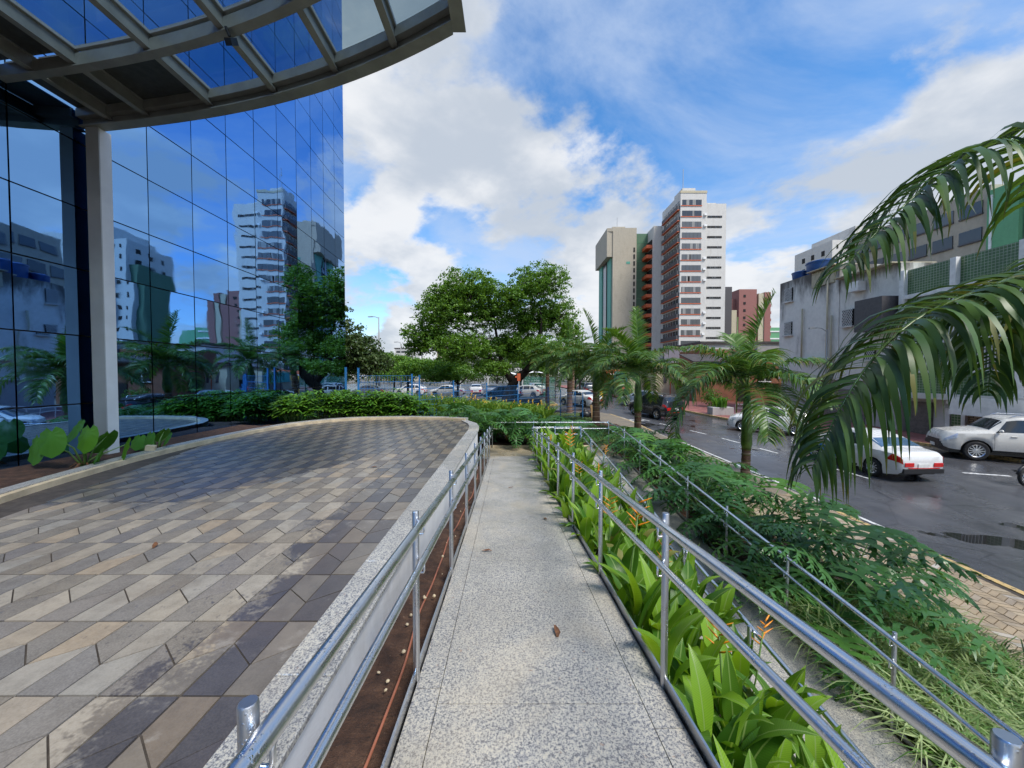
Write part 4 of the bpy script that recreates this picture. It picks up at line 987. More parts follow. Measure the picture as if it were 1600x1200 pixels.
# ---- elephant-ear plants by the glass
def taro_leaf(L):
    m = MB(); n = 18; ring = []
    for i in range(n):                        # heart-shaped ribbed outline
        a = 2*PI*i/n; r = L*(.48+.10*math.cos(a)+.05*math.cos(2*a)) * (1-.45*math.exp(-((a-PI)/.28)**2)) * (1+.035*(-1)**i)
        ring.append((r*math.sin(a)*.95, r*math.cos(a)+L*.12, -.35*(r*math.sin(a))**2/L - .28*max(0,r*math.cos(a))**2/L + .010*(-1)**i))
    mid = [(x*.5, y*.5+L*.03, z*.4+.010*(-1)**i) for i, (x,y,z) in enumerate(ring)]
    m.add([(0,0,.02)] + mid + ring, [(0,1+i,1+(i+1)%n) for i in range(n)] + [(1+i,1+n+i,1+n+(i+1)%n,1+(i+1)%n) for i in range(n)])
    return m.mesh('leaf', M['taro'], True)
TL = taro_leaf(.5)
def taro(label, x, y, z, leaves, s_):
    o = thing('elephant_ear', label, 'plant', (x,y,z), 0, 'elephant-ear plants below the glass'); o['_local'] = 1; rg_ = random.Random(int(x*100))
    for (dx, dy, dz, rx, rz) in leaves:
        MB().tube([(0,0,0),(dx*.35,dy*.35,dz*.6),(dx,dy,dz)], [.016,.012,.007], 6).build('stalk', M['stem'], o, smooth=True)
        inst('leaf', TL, o, (dx,dy,dz), (rx-.3, rg_.uniform(-.15,.15), rz), s_*rg_.uniform(.9,1.1))
    m = MB()
    for k in range(14):
        a = rg_.uniform(0,6.28); m.tube([(0,0,.08),(.1*math.cos(a),.1*math.sin(a),.12),(.24*math.cos(a),.24*math.sin(a),.0)], .006, 4)
    m.build('dry_stalk', M['deadleaf'], o)
taro('large elephant-ear plant with broad ribbed leaves at the foot of the column', -6.92, 6.2, PZ-.05, [(-.42,-.28,.50,-.95,2.9),(-.12,-.35,.62,-1.0,3.3),(.12,-.05,.62,-.95,3.0),(-.2,.1,.72,-.7,2.6),(.4,.28,.36,-.9,2.4),(.35,-.12,.26,-.8,2.2),(.05,.3,.5,-.6,1.6)], .92)
taro('small elephant-ear plant beside a pale stone on the kerb', -6.9, 7.45, PZ-.02, [(-.15,-.2,.3,-.8,3.2),(.1,-.25,.36,-.9,2.8),(.28,-.05,.33,-.7,2.4),(0,.15,.38,-.6,1.5),(-.28,.05,.22,-.6,4.0)], .62)
o = MB(); o.bbox(-.07,-.05,0,.07,.05,.10,.012); o = o.build('stone_block', M['cream_kerb']); o.location = (-6.66,7.05,PZ+.087); o.rotation_euler = (0,.12,.5); tag(o, 'small pale stone block sitting on the granite kerb', 'stone')
# ---- trees
def tree(name, label, base, blobs, n, ls, trunk, mat, seed, group=None, clump=1, bark='bark', limbs=True):
    """blobs: (x,y,z,rx,ry,rz) in local metres; trunk: list of (points, radii)"""
    rg_ = random.Random(seed); o = thing(name, label, 'tree', base, 0, group); o['_local'] = 1
    m = MB()
    for pts, rad in trunk: m.tube(catmull(pts, 8), list(np.interp(np.linspace(0,1,9), np.linspace(0,1,len(rad)), rad)), 8)
    m.build('trunk', M[bark], o, smooth=True)
    tot = sum(b[3]*b[4]+b[3]*b[5] for b in blobs); m = MB(); tw = MB()
    for (x, y, z, rx, ry, rz) in blobs:
        k = int(n*(rx*ry+rx*rz)/tot/26); 
        for c in range(k):                    # clumps of leaves near the blob's surface and a few inside
            v = Vector((rg_.gauss(0,1), rg_.gauss(0,1), rg_.gauss(0,1))).normalized(); q = rg_.uniform(.55,1.08) if rg_.random() < .8 else rg_.uniform(.1,.6)
            p = (x+v.x*rx*q, y+v.y*ry*q, z+v.z*rz*q); cr = ls*rg_.uniform(1.3,2.9)
            leaf_ball(m, p, cr*1.25, cr*1.25, cr*.6, 26, ls, rg_, .1)
            if limbs and c % 5 == 0: tw.tube([(x*.9,y*.9,z-rz*.5), (x+v.x*rx*q*.5, y+v.y*ry*q*.5, z+v.z*rz*q*.4), p], [.06,.035,.012], 4)
    m.build('crown', M[mat], o)
    if limbs: tw.build('branch', M[bark], o)
    return o
U_ = .0599
bl = [(735,457,46,30),(700,492,42,32),(760,487,44,36),(672,528,36,22),(722,545,50,24),(842,447,44,32),(868,488,38,36),(822,498,42,36),(792,540,46,22),(850,548,40,24),(893,520,22,22),(770,575,30,12),(700,470,30,22),(800,470,26,22),(655,545,16,14)]
rt = random.Random(4)
blobs = [((px-800)*U_, rt.uniform(-2.2,2.2), (584-py)*U_+EYE-1.25, rx*U_, rx*U_*.95, ry*U_*.95) for px, py, rx, ry in bl]
tree('shade_tree', 'large spreading shade tree with dark twisted trunk beyond the blue fence', (0,36,1.25), blobs, 90000, .19,
     [([(-.5,0,-.2),(-.2,0,1.2),(.6,0,2.4),(1.8,.2,3.6),(2.6,.3,6.5)], [.62,.5,.42,.3,.12]), ([(.2,0,1.9),(-.8,.2,3.2),(-2.2,.2,4.2),(-4.5,.3,5.0)], [.4,.3,.22,.1]), ([(1.2,0,3.0),(2.4,-.3,3.6),(4.2,-.2,5.5)], [.3,.2,.08]), ([(-.9,.2,3.3),(-1.3,.1,5.5),(-1.8,0,8.5)], [.24,.16,.06]), ([(2.2,.2,4.5),(2.7,0,7.0),(2.6,0,9.2)], [.2,.12,.05]), ([(-2.2,.2,4.2),(-4,.1,6.2),(-5.5,0,7.2)], [.2,.12,.05])], 'tree', 9)
blobs = [(-1.2,0,4.2,1.8,1.7,1.1),(.3,0,4.7,1.7,1.6,1.2),(1.8,0,3.6,1.5,1.5,1.1),(-2.4,0,5.2,1.6,1.5,1.1),(-.6,0,6.2,1.5,1.4,.9),(-3.0,.2,6.6,1.5,1.4,1.0),(2.9,0,2.9,1.2,1.2,.8),(-1.9,.1,2.9,1.6,1.5,.9),(.9,.1,2.8,1.5,1.4,.9)]
tree('dark_tree', 'dull green tree just past the corner of the glass building', (-11.9,25.5,1.9), blobs, 26000, .19, [([(0,0,-1.3),(.1,0,1.5),(-.3,0,4.5)],[.2,.15,.06]), ([(.1,0,1.5),(1.2,0,3.0)],[.1,.04])], 'tree_dark', 14)
for i, (x, y, h, r, mt, lb) in enumerate([(-12,44,4.8,3.8,'tree_pale','bright green low tree behind the fence, left of the large tree'),(-6.0,42,4.4,4.0,'tree_pale','bright green tree spreading low under the large tree'),(-16,52,5.2,3.8,'tree','mid green tree behind the car park on the far left'),(8.2,47,5.0,2.8,'tree_pale','light green roadside tree beside the red brick house'),(4.5,62,6.0,3.4,'tree','green tree at the far end of the car park'),(-24,60,6.2,4.5,'tree','broad tree at the far left edge of the car park'),(9.5,58,5.2,3.0,'tree_pale','light green tree further along the street'),(-3,75,6.5,4.2,'tree_dark','dark tree far behind the white carports'),(-30,85,7.5,5.5,'tree','large distant tree left of the car park'),(-14,90,7.0,5.0,'tree_dark','distant dark tree behind the car park'),(2,95,8,4.5,'tree','distant tree where the street bends away')]):
    rr_ = random.Random(70+i); bb = [(rr_.uniform(-.55,.55)*r, rr_.uniform(-.5,.5)*r, h*rr_.uniform(.62,.9), r*rr_.uniform(.45,.62), r*.5, h*.17) for _ in range(6)]
    tree('street_tree', lb, (x,y,gz(y)), bb, 9000, .22 if y < 50 else .27, [([(0,0,-.2),(.1,0,h*.35),(0,0,h*.75)],[.16,.12,.05]), ([(.1,0,h*.35),(r*.4,0,h*.65)],[.09,.03]), ([(.05,0,h*.4),(-r*.4,.1,h*.7)],[.09,.03])], mt, 300+i, 'trees around the car park', limbs=False)

m = MB(); rgt = random.Random(88)
for k in range(70):
    x = -110 + k*2.4 + rgt.uniform(-1,1); y = 112 + rgt.uniform(-9,9) + abs(x)*.12; h = rgt.uniform(3.2,6.5)
    leaf_ball(m, (x, y, 1.2+h*.5), rgt.uniform(2.2,3.6), 2.5, h*.55, 260, .55, rgt, .35)
tag(m.build('far_wood', M['tree_dark']), 'far-off belt of dark trees along the end of the car park', 'trees', kind='stuff')

for i, (x, y, lb) in enumerate([(.35,2.6,'brown curled leaf lying on the ramp near the right curb'),(-.2,4.1,'small dry leaf lying on the granite near the left curb'),(.55,5.3,'dry leaf fallen on the middle of the ramp by the heliconias'),(.1,7.4,'tiny brown leaf further down the granite ramp'),(-3.1,3.3,'dry leaf lying on the plaza pavers at left'),(-2.2,6.1,'brown leaf lying on the far plaza pavers')]):
    m = MB(); lam(m, [Vector((0,-.05,.004)), Vector((.006,-.02,.014)), Vector((.0,.02,.012)), Vector((-.008,.055,.02))], lambda t: .019*math.sin(min(1,t+.08)*PI*.93)+.001, UP, .35)
    o = m.build('fallen_leaf', M['deadleaf'], smooth=True); o.location = (RX(x,y) if x > -1 else x, y, (zu(y) if x > -1 else PZ)+.002); o.rotation_euler = (0,0,i*1.7); tag(o, lb, 'leaf', 'fallen leaves')
# ------------------------------------------------------------------ buildings
def bwin_mat():
    g = G('tower_glass'); c = g.mix(g.rng(g.rnd(), 0, 1), (.05,.055,.06), (.13,.13,.125)); return g.go(c, .18, spec=.7)
M['tower_glass'] = bwin_mat()
M['white_render'] = stucco('white_render', (.66,.64,.60), (.42,.39,.35), .4); M['beige_render'] = stucco('beige_render', (.47,.42,.33), (.28,.25,.20), .5)
M['green_render'] = stucco('green_render', (.105,.20,.125), (.07,.12,.085), .4); M['orange_paint'] = plain('orange_paint', (.60,.13,.05), .6); M['dark_panel'] = plain('dark_panel', (.085,.08,.085), .6)
M['pink_render'] = stucco('pink_render', (.33,.145,.125), (.24,.11,.10), .4); M['cream_render'] = stucco('cream_render', (.56,.50,.36), (.30,.26,.20), .35)
M['mint_render'] = stucco('mint_render', (.16,.42,.22), (.12,.25,.16), .3); M['teal_render'] = plain('teal_render', (.10,.36,.27), .6); M['roof_dark'] = plain('roof_dark', (.06,.052,.05), .8, var=.3, scale=2)
M['brown_pillar'] = plain('dark_red_wood', (.16,.06,.045), .7); M['black_void'] = plain('dark_interior', (.016,.015,.014), .8); M['teal_sign'] = plain('teal_sign', (.07,.45,.43), .5)
M['tank_blue'] = plain('tank_blue', (.02,.075,.24), .4, var=.15, scale=2); M['white_paint'] = plain('white_paint', (.82,.82,.80), .55, var=.1, scale=3)
def brickmat(name, c1, c2, mort, sc=(1,1,1), scale=4.2, bw=.5, rh=.25):
    g = G(name); x, y, z = g.xyz(); cb = g.n('ShaderNodeCombineXYZ'); g.L(g.math('ADD', x, y), cb.inputs[0]); g.L(z, cb.inputs[1])
    w = g.n('ShaderNodeTexBrick'); g.L(cb.outputs[0], w.inputs['Vector']); w.inputs['Scale'].default_value = scale; w.inputs['Brick Width'].default_value = bw; w.inputs['Row Height'].default_value = rh
    w.inputs['Color1'].default_value = (*c1,1); w.inputs['Color2'].default_value = (*c2,1); w.inputs['Mortar'].default_value = (*mort,1); w.inputs['Mortar Size'].default_value = .016
    return g, w
g, w = brickmat('brick_wall', (.33,.12,.06), (.24,.085,.045), (.20,.15,.11)); g.bump(g.noise(20,3), .4, .02)
M['brick'] = g.go(g.mix(g.rng(g.noise(1.2,5), .4, .7, 0, .5), w.outputs['Color'], (.13,.07,.045)), .9)
g, w = brickmat('green_tiles', (.055,.135,.045), (.085,.18,.06), (.36,.40,.30), scale=1.0, bw=.135, rh=.135); w.offset = 0; w.inputs['Mortar Size'].default_value = .009
M['green_tile'] = g.go(g.mix(g.rng(g.noise(1.0,5), .4, .7, 0, .4), w.outputs['Color'], (.05,.09,.045)), .3)
g, w = brickmat('stacked_stone', (.42,.32,.22), (.30,.22,.15), (.04,.03,.025), scale=1.0, bw=.30, rh=.09); w.inputs['Mortar Size'].default_value = .014
M['stack'] = g.go(w.outputs['Color'], .9)
M['dirty_wall'] = stucco('dirty_wall', (.84,.82,.77), (.06,.052,.045), .92, 11.9, 4.0)
M['dirty_low'] = stucco('dirty_low', (.48,.46,.45), (.14,.12,.11), .7)
M['roller'] = plain('roller_door', (.17,.15,.14), .5, var=.25)
def part_box(parent, name, mat, *b):
    m = MB()
    for q in b: m.box(*q)
    return m.build(name, mat, parent)
# --- white banded tower
wt = thing('banded_tower', 'tall white apartment tower with dark window bands and grey side balconies', 'building', (49, 100, 0))
part_box(wt, 'wall', M['white_render'], (43.3,100,0,50.0,112,50.4)); part_box(wt, 'wing', M['white_render'], (50.003,100.4,0,55.3,112,47.9))
part_box(wt, 'recess', M['white_render'], (50.0,103,47.905,54,111,49.2))
for k in range(16):
    zt = 48.7 - 2.78*k
    if zt < 4: break
    f = part_box(wt, 'window_band', M['tower_glass'], (43.75,99.93,zt-1.42,48.7,100.05,zt))
    part_box(f, 'sill', M['orange_paint'], (43.4,99.85,zt-1.62,48.8,99.99,zt-1.44)); 
    m = MB()
    for j in range(1, 5): m.box(43.75+j*1.0-.03,99.9,zt-1.42,43.75+j*1.0+.03,99.94,zt)
    m.build('mullion', M['dark_panel'], f)
    r_ = random.Random(900+k); m = MB()
    for j in range(r_.randint(0,2)): x0 = 43.8+r_.uniform(0,3.9); m.box(x0,99.915,zt-1.38,x0+r_.uniform(.4,.95),99.928,zt-.04)
    m.build('curtain', M['concrete'], f)
    if r_.random() < .45: x0 = 48.9+r_.uniform(0,.4); part_box(f, 'air_conditioner', M['white_paint'], (x0,99.6,zt-1.3,x0+.7,99.995,zt-.8))
    b = part_box(wt, 'balcony', M['dark_panel'], (42.7,100.3,zt-2.35,43.28,110.9,zt-1.35))
    part_box(b, 'trim', M['orange_paint'], (42.62,100.25,zt-2.5,43.28,110.95,zt-2.352))
    m = MB()
    for j in range(6): m.box(43.2,100.7+j*1.7,zt-1.3,43.295,102.0+j*1.7,zt-.1)
    m.build('window', M['tower_glass'], b)
for k in range(17):
    zt = 44.8 - 2.6*k
    if zt < 4: break
    f = part_box(wt, 'window_slit', M['black_void'], (50.45,100.33,zt-.5,54.2,100.45,zt))
    m = MB(); r_ = random.Random(k)
    for j in range(6): m.box(50.6+j*.6,100.30,zt-.48,50.6+j*.6+r_.choice((.05,.3,.1)),100.34,zt-.04)
    m.build('pane', M['tower_glass'], f)
part_box(wt, 'rear_wing', M['white_render'], (40.9,112.005,0,46,121,46.6))
for k in range(12):
    zt = 41.5 - 2.85*k
    b = part_box(wt, 'balcony', M['orange_paint'], (39.2,113,zt-.9,40.88,119,zt+.05)); part_box(b, 'opening', M['black_void'], (40.7,113.2,zt+.1,40.89,118.8,zt+1.6))
part_box(wt, 'roof_tank', M['white_render'], (44.6,102,50.405,48,107,52.6)); MB().tube([(45.2,103,52.6),(45.2,103,58)], .08, 5).build('antenna', M['alu_grey'], wt); part_box(wt, 'parapet', M['cream_render'], (43.2,99.9,50.402,50.1,100.3,51.0))
# --- beige and green tower
bt = thing('beige_tower', 'beige concrete tower with overhanging crown and green side wing', 'building', (33, 115, 0))
part_box(bt, 'wall', M['beige_render'], (29.9,115,0,36.9,131,47.2)); part_box(bt, 'crown', M['beige_render'], (28.2,115.3,38.8,29.89,131,46.2))
m = MB(); m.prism([(28.2,115.3),(29.9,115.0),(29.9,131),(28.2,131)], 46.2, 47.19); m.build('crown_top', M['beige_render'], bt)
for j in range(3): part_box(bt, 'glass_strip', M['teal_render'] if j != 1 else M['tower_glass'], (29.6-.25*j,116.2+j*4.6,0,29.88,120.4+j*4.6,38.7))
for k in range(12): part_box(bt, 'window', M['black_void'], (36.0,114.9,41.4-2.0*k-1.3,36.45,115.1,41.4-2.0*k))
part_box(bt, 'plaque', M['teal_render'], (33.9,114.92,36.6,35.0,115.1,37.3))
part_box(bt, 'green_wing', M['green_render'], (36.903,117,0,44,131,46.2))
for k in range(17): part_box(bt, 'window', M['black_void'], (40.1,116.9,42.4-2.1*k-.5,40.8,117.1,42.4-2.1*k))
m = MB()
for k in range(16): m.box(36.95,116.93,43.5-2.8*k,44,117.02,43.57-2.8*k)
m.build('string_course', M['mint_render'], bt)
part_box(bt, 'roof_room', M['beige_render'], (31,120,47.205,35,127,49.4)); MB().tube([(33,122,49.4),(33,122,53)], .07, 5).build('antenna', M['alu_grey'], bt)
# --- pink tower, dark slab, small blocks
pt = thing('pink_tower', 'dusky pink apartment tower with a cream strip and dotted windows', 'building', (87, 140, 0))
part_box(pt, 'wall', M['pink_render'], (82.2,140,0,88.6,152,34.6)); part_box(pt, 'wing', M['pink_render'], (80.1,142,0,82.19,152,31.4)); part_box(pt, 'notch', M['dark_panel'], (88.61,141.5,0,89.6,152,32.5))
part_box(pt, 'cream_strip', M['cream_render'], (89.61,140.5,0,91.6,152,33.2)); part_box(pt, 'right_wing', M['pink_render'], (91.61,140.2,0,93.8,152,33.6))
part_box(pt, 'low_strip', M['cream_render'], (78.2,143,0,80.09,152,29.5))
for k in range(11):
    part_box(pt, 'window', M['black_void'], (83.8,139.9,32.6-2.6*k-.9,84.6,140.1,32.6-2.6*k)); part_box(pt, 'balcony', M['pink_render'], (93.81,141,32-2.6*k-1.0,94.6,148,32-2.6*k))
ds = thing('dark_slab', 'narrow dark grey slab building between the white and pink towers', 'building', (67.5, 121, 0)); part_box(ds, 'wall', M['dark_panel'], (66.4,121,0,68.8,130,31.2)); part_box(ds, 'cream_edge', M['cream_render'], (68.81,121.4,0,70.6,130,24))
gs = thing('green_block', 'small mint green block with white bands beside the stained building', 'building', (102, 150, 0)); part_box(gs, 'wall', M['mint_render'], (100.2,150,0,112,160,22))
for k in range(7): part_box(gs, 'band', M['white_paint'], (100.3,149.8,20.2-2.8*k,106,149.99,20.7-2.8*k))
# --- white twin tower behind the stained building
tw = thing('twin_tower', 'white stepped apartment tower with columns of small dark windows', 'building', (80.5, 90, 0))
part_box(tw, 'wall', M['white_render'], (75.10,91,0,79.50,103,35.4)); part_box(tw, 'tall_wall', M['white_render'], (79.51,90,0,87.00,103,38.3)); part_box(tw, 'low_green', M['green_render'], (73.50,92,0,75.09,101,29.6)); part_box(tw, 'far_wall', M['white_render'], (87.01,91,0,94.50,103,36.5))
for k in range(12):
    zt = 35.6-2.75*k
    for x0, w_ in ((76.1,.35),(78.1,.8)): part_box(tw, 'window', M['black_void'], (x0,90.9,zt-2.2,x0+w_,91.1,zt-1.3))
    part_box(tw, 'balcony', M['tower_glass'], (80.0,89.9,zt-1.6,81.6,90.1,zt-.2)); part_box(tw, 'balcony', M['dark_panel'], (82.3,89.8,zt-1.7,84.1,90.1,zt-.4)); part_box(tw, 'window', M['black_void'], (88.8,90.9,zt-1.6,89.5,91.1,zt-.8))
for k in range(12):
    zt = 33.6-2.75*k
    for y0 in (93.2,96.4,99.4): part_box(tw, 'window', M['black_void'], (75.0,y0,zt-1.2,75.12,y0+.9,zt))
# --- stained office block and its neighbours behind
ob = thing('office_block', 'long beige office block with rows of dark windows behind the tiled house', 'building', (46, 45, 0))
part_box(ob, 'wall', M['beige_render'], (46,37.4,0,58,53,22.2))
for k in range(7):
    zt = 21.0-2.6*k
    for j in range(6): w0 = part_box(ob, 'window', M['tower_glass'], (45.9,38.0+j*2.5,zt-1.2,46.1,39.9+j*2.5,zt)); part_box(w0, 'sill', M['dark_panel'], (45.85,37.95+j*2.5,zt-1.36,46.05,39.95+j*2.5,zt-1.21))
gw = thing('mint_building', 'pale mint green stair tower beside the beige office block', 'building', (46, 36, 0)); part_box(gw, 'wall', M['mint_render'], (45.6,35.0,0,52,37.35,21.5)); part_box(gw, 'slot', M['white_paint'], (45.5,36.9,0,45.59,37.1,21.0))
cb_ = thing('cream_block', 'cream apartment block with small windows at the far right', 'building', (46, 31, 0)); part_box(cb_, 'wall', M['cream_render'], (46,26,0,56,34.9,21.0)); part_box(cb_, 'roof_edge', M['roof_dark'], (45.6,26,21.003,56,34.95,21.5))
for k in range(7):
    for j in range(4): part_box(cb_, 'window', M['tower_glass'], (45.9,27+j*2.1,19.4-2.6*k-.8,46.1,28.0+j*2.1,19.4-2.6*k))
# --- rain-stained grey building on the street
db = thing('stained_building', 'rain-stained grey building with barred windows and drain pipes', 'building', (21.9, 27, 0))
part_box(db, 'wall', M['dirty_wall'], (21.9,25.9,3.6,33,31.6,11.35)); part_box(db, 'lower_wall', M['dirty_wall'], (21.95,21.86,3.6,33,25.897,10.3)); part_box(db, 'ground_wall', M['dirty_low'], (22.1,21.86,0,33,31.55,3.597))
part_box(db, 'ledge', M['cream_render'], (21.5,26.2,5.0,21.899,29.2,5.12)); part_box(db, 'roof_sheet', M['cream_render'], (21.55,25.95,11.36,23.2,28.4,11.42), (21.4,21.9,10.303,24,25.9,10.36))
part_box(db, 'rooftop_shed', M['cream_render'], (21.82,26.2,10.25,21.899,28.2,11.3))
for (y0, y1, z0, z1) in ((30.15,30.95,9.75,10.75),(30.15,30.95,7.1,8.1),(24.75,25.55,7.15,8.2),(23.2,23.9,4.9,5.7)):
    w0 = part_box(db, 'window', M['black_void'], (21.84,y0,z0,21.93,y1,z1)); m = MB(); n_ = 6
    for j in range(-n_, n_+1):
        for sg in (-1, 1):
            a0 = (y0+y1)/2 + j*.13; h = z1-z0; p, q = a0-sg*h*.3, a0+sg*h*.3
            def cl(p, q):
                t0, t1 = 0, 1
                for lim, s_ in ((y0,1),(y1,-1)):
                    fp, fq = s_*(p-lim), s_*(q-lim)
                    if fp < 0 and fq < 0: return None
                    if fp < 0: t0 = max(t0, fp/(fp-fq))
                    if fq < 0: t1 = min(t1, fp/(fp-fq))
                return t0, t1
            c = cl(p, q)
            if c and c[1]-c[0] > .05: m.bar((21.80,p+(q-p)*c[0],z0+h*c[0]), (21.80,p+(q-p)*c[1],z0+h*c[1]), .02, .02)
    m.build('grille', M['white_paint'], w0); part_box(w0, 'sill', M['white_render'], (21.7,y0-.08,z0-.12,21.9,y1+.08,z0-.02))
for y, z0, z1 in ((29.0,5.2,8.9),(26.7,3.0,11.3),(26.35,3.0,8.0)): MB().tube([(21.78,y,z0),(21.78,y,z1)], .06, 8).build('drain_pipe', M['cream_render'], db, smooth=True)
part_box(db, 'awning_box', M['dark_panel'], (21.0,21.95,6.55,21.945,23.7,8.45))
part_box(db, 'air_conditioner', M['white_paint'], (21.45,24.0,9.2,21.94,24.8,9.8))
part_box(db, 'garage_door', M['roller'], (22.0,24.0,.6,22.09,27.4,3.0)); 
for i, (x, y, r, h, lb) in enumerate(((23.4,29.3,.95,1.15,'large blue water tank on the roof of the stained building'),(23.0,30.8,.62,.75,'smaller blue water tank at the corner of the stained roof'))):
    o = MB(); o.lathe([(.001,0),(r*.82,0),(r*.9,h*.1),(r,h*.85),(r*1.05,h*.87),(r*1.04,h*.95),(r*.7,h*1.04),(.001,h*1.08)], 28, (0,0,0)); o = o.build('water_tank', M['tank_blue'], smooth=True, angle=35); o.location = (x, y, 11.35); tag(o, lb, 'water tank', 'rooftop water tanks')
# --- green-tiled house
gt = thing('tiled_house', 'green mosaic-tiled house with white concrete frame above garages', 'building', (21.9, 18, 0))
part_box(gt, 'wall', M['green_tile'], (21.95,15.9,3.0,33,21.7,9.75))
part_box(gt, 'ground_wall', M['white_render'], (22.35,15.9,.0,33,21.7,2.997))
for y in (21.6, 19.1, 16.5): part_box(gt, 'column', M['white_paint'], (21.72,y-.13,2.55,21.96,y+.13,9.75))
for z in (8.15, 5.6): part_box(gt, 'beam', M['white_paint'], (21.78,15.9,z,21.955,21.47,z+.22))
part_box(gt, 'slab', M['white_render'], (21.55,15.9,2.72,22.36,21.75,2.999)); part_box(gt, 'fascia', M['white_paint'], (21.5,15.9,2.05,21.549,18.9,2.9))
def roller_door(y0, y1, z1, mat):
    d = part_box(gt, 'garage_door', M[mat], (22.27,y0,.3,22.34,y1,z1)); m = MB()
    for k in range(int((z1-.5)/.09)): m.box(22.245,y0+.02,.55+k*.09,22.269,y1-.02,.60+k*.09)
    m.build('slat', M[mat], d)
roller_door(20.35, 21.5, 2.5, 'roller')
part_box(gt, 'stone_panel', M['stack'], (22.28,17.75,.3,22.345,18.75,2.1)); part_box(gt, 'doorway', M['black_void'], (22.29,17.2,.3,22.34,17.6,2.3))
part_box(gt, 'tile_pilaster', M['green_tile'], (22.2,18.95,.3,22.345,19.4,2.25)); part_box(gt, 'pillar', M['white_paint'], (22.15,19.42,.3,22.345,19.62,2.7), ); part_box(gt, 'pillar', M['white_paint'], (22.15,18.76,.3,22.345,18.93,2.7)); part_box(gt, 'pillar', M['white_paint'], (22.15,16.9,.3,22.345,17.15,2.7))
m = MB()
for k in range(5): m.obox((22.1,19.2,2.3+k*.075), (.05,0,.02), (0,.45,0), (0,0,.012))
m.build('louvre', M['white_paint'], gt)
for y in (20.3, 17.8):
    w0 = part_box(gt, 'window', M['tower_glass'], (21.86,y-.45,4.2,21.94,y+.45,5.3)); part_box(w0, 'sill', M['white_paint'], (21.78,y-.52,4.08,21.945,y+.52,4.19)); m = MB()
    for j in range(-3, 4): m.box(21.83,y+j*.13-.012,4.2,21.855,y+j*.13+.012,5.3)
    m.build('grille', M['white_paint'], w0)
# --- low houses across the street
lw = thing('white_hall', 'low white building with dark roof edge behind the brick house', 'building', (32, 52, 0)); part_box(lw, 'wall', M['white_render'], (24.5,50,0,46,62,7.9)); part_box(lw, 'roof_edge', M['roof_dark'], (24.3,49.7,7.903,46,62,8.2))
bh = thing('brick_house', 'unplastered red brick house with lean-to roof and one window', 'building', (22, 39, 0))
part_box(bh, 'wall', M['brick'], (18.2,38,0,29.5,46,5.25)); part_box(bh, 'upper_wall', M['brick'], (20,40.5,5.253,25.5,46,6.6)); part_box(bh, 'parapet', M['concrete'], (25.6,40.2,5.253,29.5,46,6.9))
m = MB(); m.add([(17.6,37.4,5.15),(25,37.4,5.15),(25,40.6,6.0),(17.6,40.6,6.0),(17.6,37.4,5.25),(25,37.4,5.25),(25,40.6,6.1),(17.6,40.6,6.1)], [(3,2,1,0),(4,5,6,7),(0,1,5,4),(1,2,6,5),(2,3,7,6),(3,0,4,7)]); m.build('lean_to_roof', M['roof_dark'], bh)
for x in (20.5, 24.3): w0 = part_box(bh, 'window', M['black_void'], (x,37.9,3.3,x+1.2,38.05,4.35)); part_box(w0, 'frame', M['white_paint'], (x-.08,37.86,3.2,x+1.28,37.95,3.29), (x+.57,37.85,3.3,x+.63,37.9,4.35))
part_box(bh, 'side_window', M['black_void'], (18.1,40.0,2.2,18.25,41.0,3.3)); part_box(bh, 'doorway', M['black_void'], (22.3,37.9,1.1,23.4,38.05,3.2))
ch = thing('cream_house', 'small cream plastered house with two narrow windows', 'building', (17.5, 43, 0)); part_box(ch, 'wall', M['cream_render'], (15.7,42,0,19.5,50,4.75)); part_box(ch, 'roof_edge', M['roof_dark'], (15.4,41.8,4.753,18.19,50,4.95))
for x in (16.55, 17.65): part_box(ch, 'window', M['dark_panel'], (x,41.93,3.0,x+.32,42.05,4.2))
part_box(ch, 'side_window', M['black_void'], (15.6,43.6,2.4,15.75,44.4,3.3)); part_box(ch, 'side_window', M['black_void'], (15.6,46.2,2.4,15.75,47.0,3.3)); MB().tube([(17.25,41.9,1.2),(17.25,41.9,4.7)], .05, 6).build('drain_pipe', M['orange_paint'], ch)
oh = thing('orange_house', 'orange-red house with white gate and porch beyond the cyclist', 'building', (14, 52, 0)); part_box(oh, 'wall', M['orange_paint'], (12.6,52,0,16.6,60,4.6)); part_box(oh, 'porch_roof', M['white_paint'], (12.3,50.8,3.9,16.8,52,4.05)); part_box(oh, 'gate', M['white_paint'], (14.2,50.9,1.2,16.5,50.98,3.3)); m = MB()
for j in range(12): m.box(14.25+j*.19,50.84,1.25,14.31+j*.19,50.899,3.25)
m.build('gate_bar', M['cream_render'], oh); part_box(oh, 'doorway', M['black_void'], (13.0,51.9,1.2,13.8,52.05,3.2))
sh = thing('teal_shop', 'small shop with a bright teal sign board on its front', 'building', (13.2, 46, 0)); part_box(sh, 'wall', M['cream_render'], (13.4,44.5,0,15.3,50.5,4.4))
for j in range(4): part_box(sh, 'sign_board', M['teal_sign'], (13.25,44.8+j*1.35,3.0,13.395,45.9+j*1.35,4.2))
part_box(sh, 'shutter', M['roller'], (13.3,45.5,1.2,13.395,48.5,2.9))
yw = thing('yellow_kiosk', 'narrow yellow kiosk panel between the palm trunks', 'kiosk', (10.2, 46.5, 1.2)); part_box(yw, 'panel', plain('kiosk_yellow', (.75,.45,.03), .5), (9.9,46,1.2,10.9,46.8,3.9)); part_box(yw, 'hatch', M['black_void'], (10.0,45.95,2.3,10.8,46.02,3.1))
